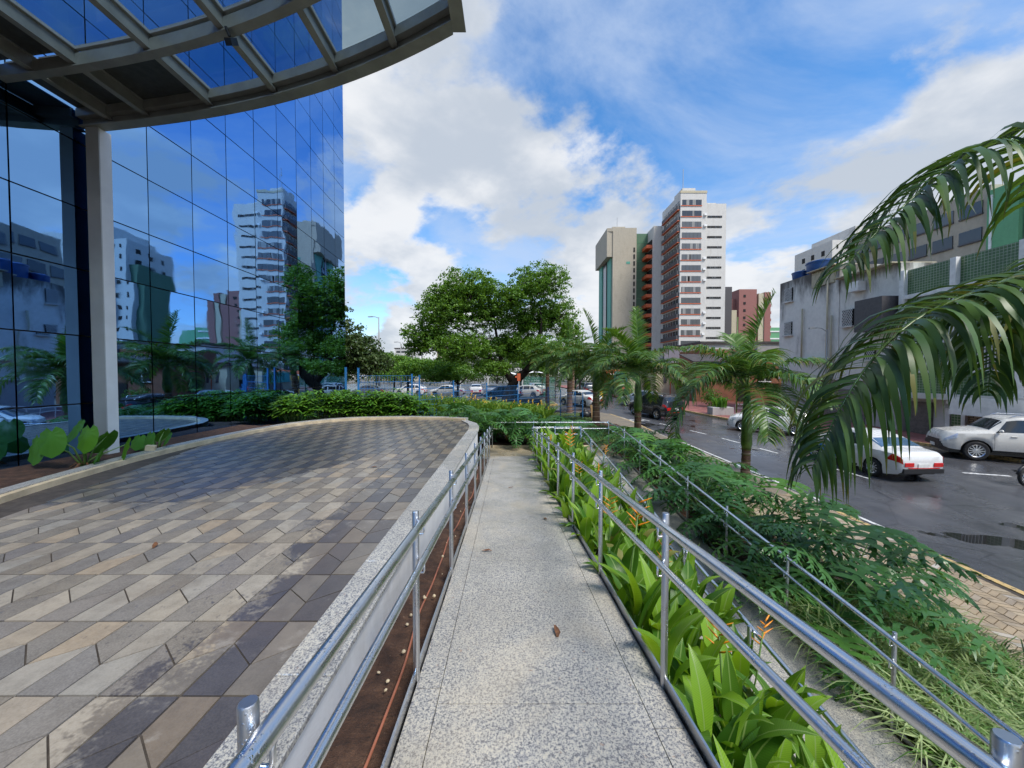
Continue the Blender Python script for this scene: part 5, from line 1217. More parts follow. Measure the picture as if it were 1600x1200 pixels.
# --- distant blocks along the skyline
for i, (x, y, w_, h, mt, lb) in enumerate([(-64,230,12,19,'white_render','distant white block just left of the large tree'),(-118,420,14,31,'tank_blue','distant blue and white tower on the skyline at left'),(-36,210,10,17,'cream_render','distant cream tower peeping over the low trees'),(-20,190,9,22,'white_render','distant white tower behind the large tree crown'),(-8,240,16,26,'white_render','broad distant white block behind the carports'),(18,210,14,18,'beige_render','distant beige block down the street'),(-90,250,30,12,'white_render','long low white block on the far left skyline'),(34,170,12,15,'white_render','distant pale block left of the beige tower'),(-44,160,22,9,'cream_render','low cream block behind the car park'),(6,150,16,9,'white_render','low white block at the end of the street'),(-150,260,26,14,'beige_render','low beige block behind the glass corner')]):
    b_ = thing('distant_block', lb, 'building', (x, y, 0), 0, 'distant blocks on the skyline'); part_box(b_, 'wall', M[mt], (x-w_/2,y,0,x+w_/2,y+12,h))
    part_box(b_, 'roof', M['roof_dark'], (x-w_/2-.3,y-.3,h+.003,x+w_/2+.3,y+12,h+.5))
    for k in range(min(8, int((h-2)/3))):
        part_box(b_, 'window_band', M['tower_glass'] if i != 1 else M['white_render'], (x-w_*.42,y-.1,h-1.2-3*k-1.3,x+w_*.42,y+.05,h-1.2-3*k))

# ------------------------------------------------------------------ blue mesh fence
FP = [(-6.35,14.7,4.25),(-5.95,14.9,4.23),(-4.2,16.15,4.0),(-3.95,16.4,3.95),(-2.77,18.2,3.68),(-1.33,20.3,3.52),(.35,22.4,3.4),(2.35,25.0,3.15),(3.3,26.1,2.95),(4.45,27.1,2.78),(4.9,26.6,2.72)]
fe = thing('mesh_fence', 'blue steel mesh fence stepping down from the glass building to the street', 'fence', (-6.3, 14.7, 2))
for x, y, zt in FP:
    zb = garden_z(x,y)-.1; m = MB(); m.box(x-.03,y-.03,zb,x+.03,y+.03,zt); m.box(x-.034,y-.034,zt+.0005,x+.034,y+.034,zt+.02); m.build('post', M['fence_blue'], fe)
for (a, b) in zip(FP[1:], FP[2:]):
    zt = min(a[2], b[2]) - .06; zb = max(garden_z(a[0],a[1]), garden_z(b[0],b[1])) + .1; m = MB()
    if zt - zb < .5: zb = zt - 1.4
    k = max(2, int(math.hypot(b[0]-a[0], b[1]-a[1])/.11))
    for j in range(1, k): t = j/k; p = (a[0]+(b[0]-a[0])*t, a[1]+(b[1]-a[1])*t); m.tube([(*p,zb),(*p,zt)], .0045, 3, False)
    n = int((zt-zb)/.24)
    for j in range(n+1): z = zb+(zt-zb)*j/n; m.tube([(a[0],a[1],z),(b[0],b[1],z)], .008 if j % 3 else .013, 3, False)
    m.build('mesh_panel', M['fence_blue'], fe)

# ------------------------------------------------------------------ street furniture
def lamp(label, x, y, h, arms, s_=1.0, mat='concrete'):
    t = thing('street_lamp', label, 'street lamp', (x,y,gz(y)), 0, 'street lamps'); t['_local'] = 1
    MB().tube([(0,0,-.1),(0,0,h*.5),(0,0,h)], [.11*s_,.085*s_,.05*s_], 8).build('pole', M[mat], t, smooth=True)
    for dx in arms:
        MB().tube([(0,0,h-.15),(dx*.5,0,h+.08),(dx,0,h+.1)], .035*s_, 6).build('arm', M[mat], t, smooth=True)
        m = MB(); m.obox((dx*1.18,0,h+.08), (abs(dx)*.3,0,.02), (0,.13*s_,0), (0,0,.05)); m.build('lamp_head', M['alu_grey'], t)
lamp('tall street lamp with a single head above the left tree', -20.7, 60, 11.6, (-1.1,), 1.6); lamp('tall double-headed street lamp left of the large tree', -14.0, 60, 11.5, (-1.3,1.3), 1.6); lamp('distant street lamp between the tree and the skyline tower', -20.2, 70, 8.5, (-.8,), 1.4); lamp('slim lamp post in front of the stained building', 20.9, 25.6, 6.2, (-.8,), .6, 'alu_grey')
lamp('pole behind the palm against the pink tower', 15.9, 27.2, 7.2, (), .5, 'stem')
def carport(label, x, y, w_):
    t = thing('carport', label, 'carport', (x,y,gz(y)), 0, 'white arched carports'); t['_local'] = 1; m = MB(); K = 10
    prof = [(-w_/2+w_*i/K, 2.35+.65*math.sin(PI*(.12+.76*i/K))) for i in range(K+1)]
    vs = [(a, -2.2, z) for a, z in prof] + [(a, 2.2, z+.15) for a, z in prof] + [(a, -2.2, z+.06) for a, z in prof] + [(a, 2.2, z+.21) for a, z in prof]; n = K+1
    fs = [(i,i+1,n+i+1,n+i) for i in range(K)] + [(2*n+i+1,2*n+i,3*n+i,3*n+i+1) for i in range(K)] + [(i+1,i,2*n+i,2*n+i+1) for i in range(K)]
    m.add(vs, fs); m.build('roof', M['white_paint'], t, smooth=True)
    for a in (-w_/2+.1, w_/2-.1): MB().tube([(a*.9,-1.8,0),(a,-1.8,1.4),(a*.96,-1.9,2.2),(a*.7,-2.0,2.75)], [.09,.09,.08,.05], 8).build('leg', M['white_paint'], t, smooth=True)
carport('white arched carport over parked cars, left of the pair', -5.2, 53, 3.6); carport('white arched carport over parked cars, next to the large tree trunk', -1.3, 52.5, 4.0); carport('white arched carport behind the tree trunk', 3.2, 54, 3.8)
gf = thing('green_fence', 'green mesh court fence with dark posts behind the large tree', 'fence', (3, 47, gz(47)))
pts = [(1.2,54),(2.4,50),(3.6,46),(4.8,42.5)]
for a in pts: part_box(gf, 'post', M['dark_panel'], (a[0]-.04,a[1]-.04,1.1,a[0]+.04,a[1]+.04,3.7))
for a, b in zip(pts, pts[1:]):
    m = MB()
    for j in range(9): z = 1.3+j*.29; m.bar((a[0],a[1],z),(b[0],b[1],z),.02,.02)
    for j in range(1, 30): t = j/30; m.bar((a[0]+(b[0]-a[0])*t,a[1]+(b[1]-a[1])*t,1.25),(a[0]+(b[0]-a[0])*t,a[1]+(b[1]-a[1])*t,3.65),.018,.018)
    m.build('mesh_panel', M['teal_render'], gf)
bw_ = thing('planter_wall', 'low black planter wall at the foot of the large tree', 'wall', (1.2, 35.2, 1.1)); m = MB(); m.bbox(-.9,34.6,.95,2.6,34.85,1.75,.02); m.bbox(2.35,34.853,.95,2.6,36.4,1.75,.02); m.build('wall', M['black_plastic'], bw_)
mp = thing('marker_pole', 'thin pole with an orange and white marker at its top', 'pole', (.55,31.0,gz(31))); MB().tube([(.55,31,.9),(.55,31,4.0)], .04, 8).build('pole', M['white_paint'], mp); part_box(mp, 'marker', M['orange_paint'], (.42,30.95,3.45,.68,31.05,4.05), (.25,30.96,3.7,.41,31.04,3.85)); part_box(mp, 'sleeve', M['black_plastic'], (.49,30.94,1.5,.61,31.06,2.4))
o = MB(); o.lathe([(.001,0),(.24,.0),(.32,.14),(.30,.34),(.16,.5),(.05,.56),(.07,.62),(.001,.64)], 12, (0,0,0)); o = o.build('rubbish_bag', M['black_plastic'], smooth=True); o.location = (5.15,26.9,gz(26.9)+.115); o.scale = (1.3,1,1); tag(o, 'black rubbish bag slumped beside the fence corner', 'bag')
wp = thing('timber_post', 'short tan timber post propped beside the black rubbish bag', 'post', (5.55,26.7,gz(26.7)+.12)); m = MB(); m.bar((5.62,26.7,.9),(5.5,26.7,1.85),.14,.14); m.bar((5.5,26.72,1.2),(5.75,26.72,1.5),.06,.06); m.build('timber', plain('timber', (.40,.26,.12), .8), wp)
tr_ = thing('planter_trough', 'mossy concrete trough planted with green leaves on the far pavement', 'planter', (15.6,28.6,1.0)); m = MB(); m.bbox(14.75,28.2,.9,16.3,29.0,1.55,.03); m.build('trough', M['dirty_low'], tr_); strap_clump('leafy green plant growing in the mossy trough', 15.5, 28.6, 1.5, .75, .5, 90, 777, 0, None, 'rhapis', 'trough_plant', .035)
rl_ = thing('street_railing', 'low white pipe railing along the far pavement', 'railing', (17.5,27.5,1.0)); m = MB()
for k in range(8):
    x, y = 16.9+.42*k, 29.0-.62*k; MB().tube([(x,y,.85),(x,y,1.75)], .025, 6).build('post', M['white_paint'], rl_)
for z in (1.45, 1.74): MB().tube([(16.9,29.0,z),(16.9+.42*7,29.0-.62*7,z)], .022, 6).build('rail', M['white_paint'], rl_)
def chair(label, x, y, rz):
    t = thing('plastic_chair', label, 'chair', (x,y,gz(y)+.13), rz, 'white plastic chairs'); t['_local'] = 1
    m = MB(); m.bbox(-.22,-.22,.41,.22,.22,.45,.01); m.build('seat', M['white_paint'], t); m = MB(); m.add([(-.22,-.22,.45),(.22,-.22,.45),(.2,-.30,.88),(-.2,-.30,.88),(-.22,-.25,.45),(.22,-.25,.45),(.2,-.33,.88),(-.2,-.33,.88)],[(0,1,2,3),(7,6,5,4),(3,2,6,7),(0,3,7,4),(2,1,5,6)]); m.build('backrest', M['white_paint'], t)
    for sx in (-1,1):
        for sy in (-1,1): MB().tube([(sx*.2,sy*.2,.42),(sx*.25,sy*.25,0)], .022, 6).build('leg', M['white_paint'], t)
chair('white plastic chair on the far pavement, nearer the cyclist', 13.9, 40.5, .4); chair('white plastic chair on the far pavement, nearer the palm trunk', 14.8, 40.8, 2.8)
tb = thing('plastic_table', 'white plastic table between the two white chairs', 'table', (14.35,40.2,gz(40)+.13)); m = MB(); m.bbox(14.0,39.9,2.02,14.7,40.5,2.05,.01); m.build('top', M['white_paint'], tb)
for sx in (14.06,14.64):
    for sy in (39.96,40.44): MB().tube([(sx,sy,2.02),(sx,sy,1.33)], .022, 6).build('leg', M['white_paint'], tb)
for i, (x, y) in enumerate(((17.4,33.5),(13.0,43.2))):
    bush(('bright green shrub by the pavement in front of the brick house' if i == 0 else 'round green shrub beside the cream house'), x, y, gz(y)+.1, .9, 1.6, 900, .14, 640+i, 'rhapis', 'shrubs across the street')
# ------------------------------------------------------------------ vehicles
SPEC = {
 'sedan': dict(L=4.36, wb=2.52, R=.31, zr=[(-2.18,.74),(-2.15,.90),(-2.02,1.02),(-1.50,1.07),(-.95,1.33),(-.35,1.48),(.15,1.48),(.55,1.39),(1.22,1.00),(1.75,.90),(2.05,.76),(2.18,.55)],
   zb=[(-2.18,.72),(-2.1,.86),(-1.9,.95),(-1.2,.97),(0,.93),(1.15,.90),(1.8,.78),(2.18,.50)], zs=[(-2.18,.40),(-2.05,.28),(-1.7,.2),(1.7,.18),(2.05,.22),(2.18,.30)],
   hw=[(-2.18,.66),(-2.1,.76),(-1.9,.83),(-1.3,.86),(0,.865),(1.3,.855),(1.8,.81),(2.05,.70),(2.18,.52)], cab=(-1.52,1.24), sw=[(-1.12,-.92,-.62,-.55),(-.82,-.45,-.02,-.02),(.05,.05,.52,.95)], ws=(.60,1.20), rw=(-1.46,-.98)),
 'hatch': dict(L=4.0, wb=2.5, R=.305, zr=[(-2.0,.80),(-1.97,1.0),(-1.85,1.18),(-1.5,1.40),(-.6,1.49),(.1,1.48),(.5,1.39),(1.12,1.02),(1.6,.92),(1.9,.76),(2.0,.55)],
   zb=[(-2.0,.78),(-1.9,.93),(-1.2,.96),(0,.92),(1.1,.89),(1.7,.77),(2.0,.5)], zs=[(-2.0,.36),(-1.85,.24),(-1.5,.2),(1.5,.18),(1.85,.22),(2.0,.3)],
   hw=[(-2.0,.70),(-1.92,.79),(-1.6,.845),(0,.86),(1.3,.85),(1.7,.80),(1.9,.69),(2.0,.52)], cab=(-1.9,1.14), sw=[(-1.35,-1.2,-.85,-.85),(-.78,-.78,-.02,-.02),(.05,.05,.48,.88)], ws=(.55,1.10), rw=(-1.88,-1.52)),
 'suv': dict(L=4.45, wb=2.62, R=.36, zr=[(-2.22,.95),(-2.19,1.15),(-2.10,1.34),(-1.85,1.60),(-1.2,1.69),(.1,1.69),(.55,1.58),(1.15,1.16),(1.8,1.05),(2.1,.90),(2.22,.65)],
   zb=[(-2.22,.93),(-2.1,1.08),(-1.5,1.10),(0,1.05),(1.1,1.03),(1.8,.92),(2.22,.6)], zs=[(-2.22,.45),(-2.0,.34),(-1.6,.28),(1.6,.26),(2.0,.3),(2.22,.38)],
   hw=[(-2.22,.76),(-2.12,.86),(-1.8,.92),(0,.925),(1.4,.91),(1.9,.86),(2.1,.74),(2.22,.58)], cab=(-2.12,1.16), sw=[(-1.85,-1.7,-1.12,-1.12),(-1.02,-1.02,-.12,-.12),(-.04,-.04,.5,.92)], ws=(.62,1.12), rw=(-2.12,-1.86)),
 'offroad': dict(L=4.6, wb=2.7, R=.385, zr=[(-2.3,1.0),(-2.27,1.2),(-2.18,1.5),(-1.95,1.78),(-1.2,1.84),(.2,1.83),(.55,1.74),(1.02,1.26),(1.6,1.20),(2.12,1.10),(2.26,.92),(2.3,.78)],
   zb=[(-2.3,.98),(-2.1,1.15),(0,1.14),(1.0,1.13),(1.9,1.05),(2.3,.74)], zs=[(-2.3,.5),(-2.0,.4),(1.6,.36),(2.1,.40),(2.3,.5)],
   hw=[(-2.3,.8),(-2.15,.9),(-1.8,.935),(0,.94),(1.4,.94),(1.95,.91),(2.2,.82),(2.3,.72)], cab=(-2.2,1.04), sw=[(-2.0,-1.9,-1.2,-1.2),(-1.1,-1.1,-.12,-.12),(-.04,-.04,.5,.85)], ws=(.62,1.0), rw=(-2.2,-1.96)),
}
_whl = {}
def wheel_mesh(R, w, spokes):
    k = (R, spokes)
    if k in _whl: return _whl[k]
    m = MB(); m.lathe([(R*.66,-w/2),(R*.9,-w/2),(R*.985,-w*.36),(R,-w*.15),(R,w*.15),(R*.985,w*.36),(R*.9,w/2),(R*.66,w/2)], 28, (0,0,0), 'x'); ty = m.mesh('tyre', M['rubber'], True, 40)
    m = MB(); m.lathe([(R*.66,-w*.44),(R*.70,w*.44),(R*.66,w*.47),(R*.60,w*.40),(R*.58,w*.1)], 28, (0,0,0), 'x')
    m.lathe([(.001,w*.42),(R*.13,w*.42),(R*.16,w*.36),(R*.16,w*.15)], 14, (0,0,0), 'x')
    for j in range(spokes):
        a = 2*PI*j/spokes; d = Vector((0,math.cos(a),math.sin(a))); s_ = Vector((0,-math.sin(a),math.cos(a)))
        m.obox(d*R*.38 + Vector((w*.34,0,0)), d*R*.26, s_*R*(.055 if spokes > 8 else .085), Vector((w*.05,0,0)))
    ri = m.mesh('rim', M['rim'], True, 30)
    m = MB(); m.lathe([(.001,w*.05),(R*.62,w*.05)], 20, (0,0,0), 'x'); br = m.mesh('brake_disc', M['black_plastic'])
    _whl[k] = (ty, ri, br); return _whl[k]
def car(label, kind, loc, rz, paintm, group='cars on the street', detail=2, spokes=10, rear_glass='car_glass', name=None, cat='car', extra=None):
    S = SPEC[kind]; L, wb, R = S['L'], S['wb'], S['R']
    t = thing(name or {'sedan':'sedan_car','hatch':'hatchback_car','suv':'suv_car','offroad':'suv_car'}[kind], label, cat, loc, rz, group); t['_local'] = 1
    ip = lambda key, y: float(np.interp(y, [a for a, b in S[key]], [b for a, b in S[key]]))
    Ra = R*1.16; wy = (-wb/2, wb/2 + .0)
    def sec(y, v, side):
        """point on the body skin: y along the car, v around the half section (0 sill .. 7 roof centre)"""
        zr, zb, zs, hw = ip('zr',y), ip('zb',y), ip('zs',y), ip('hw',y)
        zb = min(zb, zr-.012)
        for w0 in wy:
            if abs(y-w0) < Ra: zs = max(zs, R + math.sqrt(Ra*Ra-(y-w0)**2))
        zs = min(zs, zb-.05); gh = max(0, zr-zb); k = min(1, gh/.42)
        rwid = hw*(.90-.16*k)
        q = [(hw*.95,zs),(hw*.995,zs+(zb-zs)*.25),(hw,zs+(zb-zs)*.55),(hw*.975,zb),(hw*(.965-.02*k),zb+gh*.07),(rwid+hw*.015,zb+gh*.82),(rwid*.93,zb+gh*.96),(0,zr)]
        if k < .3: q[4] = (hw*.95, zb+gh*.2); q[5] = (hw*.88, zb+gh*.62); q[6] = (hw*.72, zb+gh*.85)
        i = min(int(v), 6); f = v-i; a, b = q[i], q[i+1]
        return Vector((side*(a[0]+(b[0]-a[0])*f), y, a[1]+(b[1]-a[1])*f))
    ys = set(np.round(np.linspace(-L/2, L/2, 34), 4)) | {a for a, b in S['zr']} | {a for a, b in S['hw']}
    for w0 in wy: ys |= {round(w0+Ra*c, 4) for c in (-1.0005,-.97,-.88,-.7,-.4,0,.4,.7,.88,.97,1.0005)}
    ys = sorted(y for y in ys if -L/2 <= y <= L/2); V = [0,1,2,3,4,5,5.5,6,6.5,7]; m = MB(); n = 2*len(V)-1
    for y in ys: m.v += [tuple(sec(y,v,-1)) for v in V] + [tuple(sec(y,v,1)) for v in V[-2::-1]]
    for i in range(len(ys)-1):
        for j in range(n-1): m.f.append((i*n+j, (i+1)*n+j, (i+1)*n+j+1, i*n+j+1)); m.m.append(0)
    m.f.append(tuple(range(n))); m.m.append(0); m.f.append(tuple((len(ys)-1)*n+j for j in range(n-1,-1,-1))); m.m.append(0)
    body = m.build('body', M[paintm], t, smooth=True, angle=38)
    # dark underbody and wheel wells
    m = MB(); hw0 = ip('hw',0); m.box(-hw0*.8,-L/2+.25,.17+R*.2,hw0*.8,L/2-.2,ip('zb',0)-.15)
    m.build('underbody', M['black_plastic'], t)
    def patch(name, mat, yz, v0, v1, side=1, off=.006, nu=6, nv=4, par=None, both=False):
        """yz: y at (v0 start, v1 start, v1 end, v0 end)"""
        m = MB(); sides = (side,)
        rows = []
        for a in range(nu+1):
            u = a/nu; row = []
            vv = [v0+(v1-v0)*b/nv for b in range(nv+1)]
            seq = [(v, -1) for v in vv] + [(v, 1) for v in vv[::-1][1:]] if both else [(v, side) for v in vv]
            for v, sd in seq:
                f = (v-v0)/(v1-v0); y0 = yz[0]+(yz[1]-yz[0])*f; y1 = yz[3]+(yz[2]-yz[3])*f; y = y0+(y1-y0)*u
                p = sec(y, v, sd); e = .01; du = sec(y+e,v,sd)-sec(y-e,v,sd); dv = sec(y,min(7,v+e),sd)-sec(y,max(0,v-e),sd)
                nn = du.cross(dv)*(-sd)
                if nn.length > 1e-9: nn.normalize()
                if nn.dot(Vector((p.x, 0, p.z-.7))) < 0: nn = -nn
                row.append(p + nn*off)
            rows.append(row)
        k = len(rows[0]); m.v = [tuple(p) for r in rows for p in r]
        for a in range(nu):
            for b in range(k-1): m.f.append((a*k+b,(a+1)*k+b,(a+1)*k+b+1,a*k+b+1)); m.m.append(0)
        return m.build(name, M[mat], par or t, smooth=True)
    for sd in (-1, 1):
        for q in S['sw']: patch('side_window', 'car_glass', (q[0],q[1],q[2],q[3]) if q[3] <= q[2] else (q[0],q[1],q[2],q[3]), 4.05, 4.98, sd)
        if detail > 1:
            patch('sill_trim', 'black_plastic', (-wb/2+Ra,-wb/2+Ra,wb/2-Ra,wb/2-Ra), .02, .45, sd, .008)
            for yh in (-.55, .35):
                p = sec(yh, 2.75, sd); m = MB(); m.bbox(-.015,-.09,-.012,.015,.09,.012,.004); o = m.build('door_handle', M[paintm], t); o.location = p + Vector((sd*.012,0,0))
            for yh in (S['sw'][1][0]-.03, S['sw'][1][2]+.035, S['sw'][2][3]+.02):
                patch('door_seam', 'black_void', (yh,yh,yh+.008,yh+.008), .5, 3.95, sd, .003, 1, 8)
        yl = S['sw'][2][3]-.12; p = sec(yl, 4.1, sd); m = MB(); m.lathe([(.001,-.09),(.05,-.085),(.075,-.03),(.075,.04),(.05,.085),(.001,.09)], 10, (0,0,0), 'x'); o = m.build('mirror', M[paintm], t, smooth=True); o.location = p + Vector((sd*.12,.0,.05)); o.scale = (1,.7,.85)
        # lamps wrap round the corners
        if kind in ('suv','offroad','hatch'):
            patch('tail_lamp', 'red_lamp', (-L/2+.03,-L/2+.06,-L/2+.30,-L/2+.36), 2.55, 3.6, sd, .012)
        else: patch('tail_lamp', 'red_lamp', (-L/2+.015,-L/2+.05,-L/2+.20,-L/2+.46), 2.3, 3.25, sd, .012)
        patch('head_lamp', 'clear_lamp', (L/2-.42,L/2-.40,L/2-.10,L/2-.03), 2.45, 3.75, sd, .012)
    patch('windscreen', 'car_glass', (S['ws'][1],S['ws'][1]-.02,S['ws'][0]-.01,S['ws'][0]), 5.1, 7, both=True)
    patch('rear_window', rear_glass, (S['rw'][1],S['rw'][1],S['rw'][0]+.03,S['rw'][0]), 5.1, 7, both=True)
    # rear: inner lamps, plate, bumper insert; front: grille, plate, lower intake
    zb = ip('zb',-L/2); hw_ = ip('hw',-L/2); yr = -L/2
    m = MB(); m.bbox(-hw_*.99,yr-.02,zb-.16 if kind=='sedan' else zb-.22,-hw_*.52,yr+.02,zb-.03,.01); m.build('tail_lamp', M['red_lamp'], t); m = MB(); m.bbox(hw_*.52,yr-.02,zb-.16 if kind=='sedan' else zb-.22,hw_*.99,yr+.02,zb-.03,.01); m.build('tail_lamp', M['red_lamp'], t)
    m = MB(); m.box(-.2,yr-.025,zb-.20,.2,yr+.01,zb-.065); pl = m.build('number_plate', M['plate'], t); m = MB(); m.box(-.2,yr-.027,zb-.10,.2,yr-.0255,zb-.065); m.build('plate_band', M['plate_blue'], pl)
    zs = ip('zs',yr); m = MB(); m.bbox(-hw_*1.04,yr-.03,zs-.06,hw_*1.04,yr+.14,zs+.10,.02); m.build('rear_bumper', M['black_plastic'], t)
    m = MB(); m.box(-hw_*.8,yr-.034,zs+.105,hw_*.8,yr+.01,zs+.125); m.build('reflector', M['red_lamp'], t)
    yf = L/2; hf = ip('hw',yf); zf = ip('zb',yf); zsf = ip('zs',yf)
    m = MB(); m.bbox(-hf*.72,yf-.02,zf-.17,hf*.72,yf+.018,zf+.0,.01); gr = m.build('grille', M['black_plastic'], t); m = MB()
    for k in range(3): m.box(-hf*.7,yf+.0185,zf-.145+k*.05,hf*.7,yf+.026,zf-.125+k*.05)
    m.build('grille_bar', M['chrome'], gr); m = MB(); m.box(-.2,yf+.019,zf-.33,.2,yf+.035,zf-.20); pl = m.build('number_plate', M['plate'], t); m = MB(); m.box(-.2,yf+.0355,zf-.235,.2,yf+.037,zf-.20); m.build('plate_band', M['plate_blue'], pl)
    m = MB(); m.bbox(-hf*1.02,yf-.12,zsf-.05,hf*1.02,yf+.025,zsf+.09,.02); m.build('front_bumper', M['black_plastic'] , t)
    if kind in ('suv', 'offroad'):
        for sd in (-1,1):
            MB().tube([tuple(sec(-1.6,6.0,sd)+Vector((0,0,.03))), tuple(sec(-1.4,6.0,sd)+Vector((0,0,.07))), tuple(sec(.2,6.0,sd)+Vector((0,0,.07))), tuple(sec(.4,6.0,sd)+Vector((0,0,.03)))], .018, 6).build('roof_rail', M['chrome'], t, smooth=True)
        m = MB(); m.bbox(-hf*.9,yf-.25,zsf+.0,hf*.9,yf+.03,zsf+.16,.02); m.build('skid_plate', M['chrome'] if kind == 'suv' else M['black_plastic'], t)
    ty, ri, br = wheel_mesh(R, .21, spokes)
    for w0 in wy:
        for sd in (-1, 1):
            w_ = thing('wheel', None, None, (sd*(ip('hw',w0)-.115), w0, R), 0); w_.parent = t; w_['_local'] = 1
            if sd < 0: w_.rotation_euler = (0,0,PI)
            inst('tyre', ty, w_); inst('rim', ri, w_); inst('brake_disc', br, w_)
            m = MB(); a_ = [PI*j/10 for j in range(11)]; xi, xo = sd*(ip('hw',w0)-.32), sd*(ip('hw',w0)-.03)
            vs = [(xi, w0+Ra*.985*math.cos(a), R+Ra*.985*math.sin(a)) for a in a_] + [(xo, w0+Ra*.985*math.cos(a), R+Ra*.985*math.sin(a)) for a in a_]
            m.add(vs, [(j,j+1,12+j,11+j) for j in range(10)] + [tuple(range(11))]); m.build('wheel_arch', M['black_void'], t)
    if extra: extra(t, sec, patch)
    return t
def slope(o): o.rotation_euler = (math.atan(.03)*math.cos(o.rotation_euler.z), 0, o.rotation_euler.z); return o
M['ad_blue'] = plain('door_ad_blue', (.03,.24,.62), .4); M['ad_tan'] = plain('door_ad_tan', (.5,.36,.22), .5)
def ad(t, sec, patch):
    patch('door_advert', 'ad_blue', (.05,.05,.95,.95), .9, 2.3, -1, .009); patch('door_advert', 'ad_tan', (.05,.05,.95,.95), 2.35, 2.85, -1, .009)
    m = MB(); m.tube([(0,-.2,1.49),(0,-.45,1.60)], .008, 5); m.build('aerial', M['black_plastic'], t)
slope(car('white sedan with blue door advert driving past the nearest palm fronds', 'sedan', (13.55,14.85,gz(14.85)), .035, 'car_white', rear_glass='car_glass_sky', extra=ad))
slope(car('white off-roader with chrome grille pulling out beside the tiled house', 'offroad', (20.55,15.75,gz(15.75)), 1.07, 'car_pearl', spokes=12))
slope(car('white hatchback seen from behind beyond the short palm', 'hatch', (14.85,22.3,gz(22.3)), 1.02, 'car_white', spokes=8))
slope(car('black suv with red tail lamps beside the brown palm trunk', 'suv', (10.55,28.5,gz(28.5)), .33, 'car_black', spokes=5))
car('silver blue sedan half hidden behind the black suv', 'sedan', (12.1,35.2,gz(35.2)), .85, 'car_silver', spokes=5)
car('white sedan crossing between the palm trunks by the fence end', 'sedan', (6.25,35.6,gz(35.6)), .62, 'car_white', spokes=5)
car('dark grey suv further up the street above the white sedan', 'suv', (10.0,52,gz(52)), .1, 'car_grey', detail=1, spokes=5)
for i, (x, y, r_, p, kd, lb) in enumerate(((-4.7,51,.05,'car_white','hatch','white hatchback parked tail-out under the left carport'),(-2.5,51,.0,'car_silver','sedan','silver sedan parked under the right carport'),(-1.0,43.6,1.4,'car_blue','sedan','dark blue sedan parked behind the planter wall'),(1.6,46,1.2,'car_pearl','hatch','cream hatchback parked behind the large trunk'),(-8.0,47,1.5,'car_white','sedan','white sedan parked side-on behind the flowering bed'),(-13.2,50,1.5,'car_white','hatch','white hatchback parked at the left of the car park'),(3.0,50,.2,'car_white','suv','white suv parked by the green court fence'),(-17.5,47,1.5,'car_grey','sedan','grey sedan parked behind the blue fence at left'))):
    car(lb, kd, (x,y,gz(y)), r_, p, 'cars in the car park', 1, 5)
# motorcycle: only its wheel reaches into the frame
mo = thing('motorcycle', 'black motorcycle at the right edge with only its wheel in view', 'motorcycle', (17.3,12.45,gz(12.45)), -PI/2+.12, None); mo['_local'] = 1
def mwheel(y):
    w_ = thing('wheel', None, None, (0,y,.31)); w_.parent = mo; w_['_local'] = 1
    m = MB(); m.lathe([(.245,-.04),(.29,-.045),(.31,-.02),(.31,.02),(.29,.045),(.245,.04)], 26, (0,0,0), 'x'); m.build('tyre', M['rubber'], w_, smooth=True)
    m = MB(); m.lathe([(.245,-.03),(.225,-.02),(.225,.02),(.245,.03)], 26, (0,0,0), 'x'); m.lathe([(.001,.05),(.05,.05),(.05,-.05),(.001,-.05)], 12, (0,0,0), 'x')
    for j in range(10): a = 2*PI*j/10; m.tube([(0,0,0),(0,.235*math.cos(a),.235*math.sin(a))], .006, 4)
    m.build('rim', M['rim'], w_, smooth=True, angle=30)
mwheel(-.64); mwheel(.64)
MB().tube([(0,-.3,.75),(0,.1,.82),(0,.38,.85)], [.10,.17,.10], 10).build('tank', M['car_black'], mo, smooth=True); MB().tube([(0,-.75,.80),(0,-.35,.78),(0,0,.80)], [.08,.12,.1], 8).build('seat', M['black_plastic'], mo, smooth=True)
for sx in (-.09,.09): MB().tube([(sx,.64,.31),(sx,.45,.95)], .022, 8).build('fork', M['chrome'], mo, smooth=True); MB().tube([(sx,-.64,.31),(sx,-.1,.40)], .02, 6).build('swingarm', M['black_plastic'], mo)
MB().tube([(-.34,.3,1.05),(-.15,.42,1.02),(.15,.42,1.02),(.34,.3,1.05)], .014, 6).build('handlebar', M['black_plastic'], mo, smooth=True); m = MB(); m.bbox(-.14,-.25,.25,.14,.22,.60,.04); m.build('engine', M['rim'], mo)
MB().tube([(.13,.1,.35),(.15,-.3,.3),(.15,-.75,.42)], [.03,.04,.045], 8).build('exhaust', M['chrome'], mo, smooth=True); m = MB(); m.lathe([(.001,-.06),(.09,-.05),(.1,.03),(.08,.06),(.001,.06)], 12, (0,.52,.9), 'y'); m.build('headlamp', M['clear_lamp'], mo, smooth=True)
m = MB(); m.tube([(0,-.64+.36*math.cos(a),.31+.36*math.sin(a)) for a in (2.9,2.4,1.9,1.4,1.0)], .05, 6); m.build('mudguard', M['black_plastic'], mo, smooth=True)
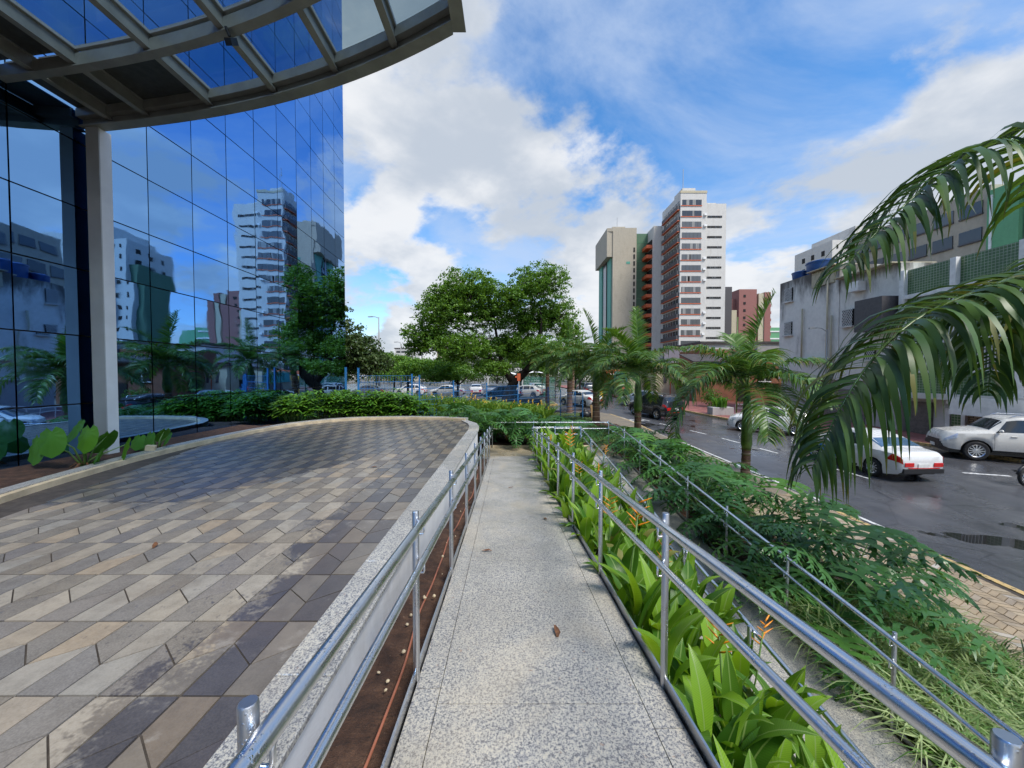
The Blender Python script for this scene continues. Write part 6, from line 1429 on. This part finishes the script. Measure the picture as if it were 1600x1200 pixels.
# ------------------------------------------------------------------ cyclist
bz = gz(38.5); BX, BY = 11.25, 38.6
bk = thing('bicycle', 'bright green bicycle ridden along the far kerb', 'bicycle', (BX,BY,bz), .5); bk['_local'] = 1
for y in (-.52, .52):
    m = MB(); m.lathe([(.31,-.018),(.335,-.012),(.335,.012),(.31,.018)], 22, (0,y,.335), 'x'); w_ = m.build('wheel', M['rubber'], bk, smooth=True); m = MB()
    for j in range(8): a = 2*PI*j/8; m.tube([(0,y,.335),(0,y+.31*math.cos(a),.335+.31*math.sin(a))], .004, 3)
    m.build('spoke', M['rim'], w_)
m = MB(); gcol = plain('bike_green', (.25,.60,.05), .4)
for a, b in (((0,-.52,.335),(0,-.12,.30)), ((0,-.12,.30),(0,-.22,.80)), ((0,-.52,.335),(0,-.2,.74)), ((0,-.12,.30),(0,.38,.78)), ((0,-.2,.74),(0,.36,.84)), ((0,.52,.335),(0,.36,.92))): m.tube([a,b], .02, 6)
m.build('frame', gcol, bk); MB().tube([(-.27,.30,1.02),(-.1,.38,1.0),(.1,.38,1.0),(.27,.30,1.02)], .014, 6).build('handlebar', M['black_plastic'], bk, smooth=True); m = MB(); m.bbox(-.07,-.36,.82,.07,-.10,.88,.02); m.build('saddle', M['black_plastic'], bk)
def skinned(name, joints, edges, mat, parent, sub=2):
    me = bpy.data.meshes.new(name); me.from_pydata([j[:3] for j in joints], edges, []); me.materials.append(mat); o = bpy.data.objects.new(name, me); COL.objects.link(o); o.parent = parent
    sk = o.modifiers.new('skin', 'SKIN'); sk.use_smooth_shade = True; sv = me.skin_vertices[0].data if me.skin_vertices else None
    if sv is None:
        bpy.context.view_layer.objects.active = o; me.skin_vertices.new() if hasattr(me.skin_vertices, 'new') else None; sv = me.skin_vertices[0].data
    for i, j in enumerate(joints): sv[i].radius = (j[3], j[3] if len(j) < 5 else j[4])
    sv[0].use_root = True; s_ = o.modifiers.new('sub', 'SUBSURF'); s_.levels = sub; s_.render_levels = sub; return o
pe = thing('person', 'person in a red shirt with dark shorts and backpack riding a bicycle', 'person', (BX,BY,bz), .5); pe['_local'] = 1
skin_m = plain('skin', (.26,.13,.08), .5)
J = [(0,-.22,.96,.13,.11),(0,-.14,1.12,.13,.10),(0,-.03,1.32,.15,.10),(0,.0,1.42,.10,.09),(0,.03,1.50,.055),(0,.06,1.56,.075),(0,.07,1.65,.085),(0,.065,1.72,.06),
     (-.17,0,1.40,.055),(-.24,.14,1.20,.045),(-.26,.28,1.06,.035),(-.26,.33,1.03,.035),(.17,0,1.40,.055),(.24,.14,1.20,.045),(.26,.28,1.06,.035),(.26,.33,1.03,.035),
     (-.10,-.18,.90,.09),(-.11,.16,.74,.065),(-.10,.02,.38,.045),(-.10,.0,.30,.04),(-.10,.12,.27,.035),(.10,-.18,.90,.09),(.11,.08,.66,.065),(.10,-.08,.26,.045),(.10,-.10,.18,.04),(.10,.03,.15,.035)]
E = [(0,1),(1,2),(2,3),(3,4),(4,5),(5,6),(6,7),(3,8),(8,9),(9,10),(10,11),(3,12),(12,13),(13,14),(14,15),(0,16),(16,17),(17,18),(18,19),(19,20),(0,21),(21,22),(22,23),(23,24),(24,25)]
skinned('body', J, E, skin_m, pe)
MB().tube([(0,-.24,.93),(0,-.16,1.1),(0,-.03,1.33),(0,.0,1.44),(0,.02,1.48)], [.165,.165,.185,.16,.08], 14).build('shirt', plain('red_shirt', (.50,.03,.035), .8), pe, smooth=True)
for sd in (-1,1): MB().tube([(sd*.12,.0,1.42),(sd*.22,.08,1.27)], [.085,.07], 10).build('sleeve', bpy.data.materials['red_shirt'], pe, smooth=True); MB().tube([(sd*.08,-.22,.92),(sd*.11,.12 if sd<0 else .05,.76 if sd<0 else .70)], [.125,.095], 10).build('shorts', M['black_plastic'], pe, smooth=True)
m = MB(); m.lathe([(.092,-.02),(.098,.03),(.07,.08),(.001,.10)], 12, (0,.065,1.66)); m.build('hair', M['black_plastic'], pe, smooth=True)
o = MB(); o.bbox(-.15,-.09,0,.15,.09,.40,.05); o = o.build('backpack', M['dark_panel'], smooth=False); o.location = (BX+.12,BY-.26,bz+1.0); o.rotation_euler = (-.35,0,.5); tag(o, 'dark backpack worn by the cyclist in red', 'backpack')
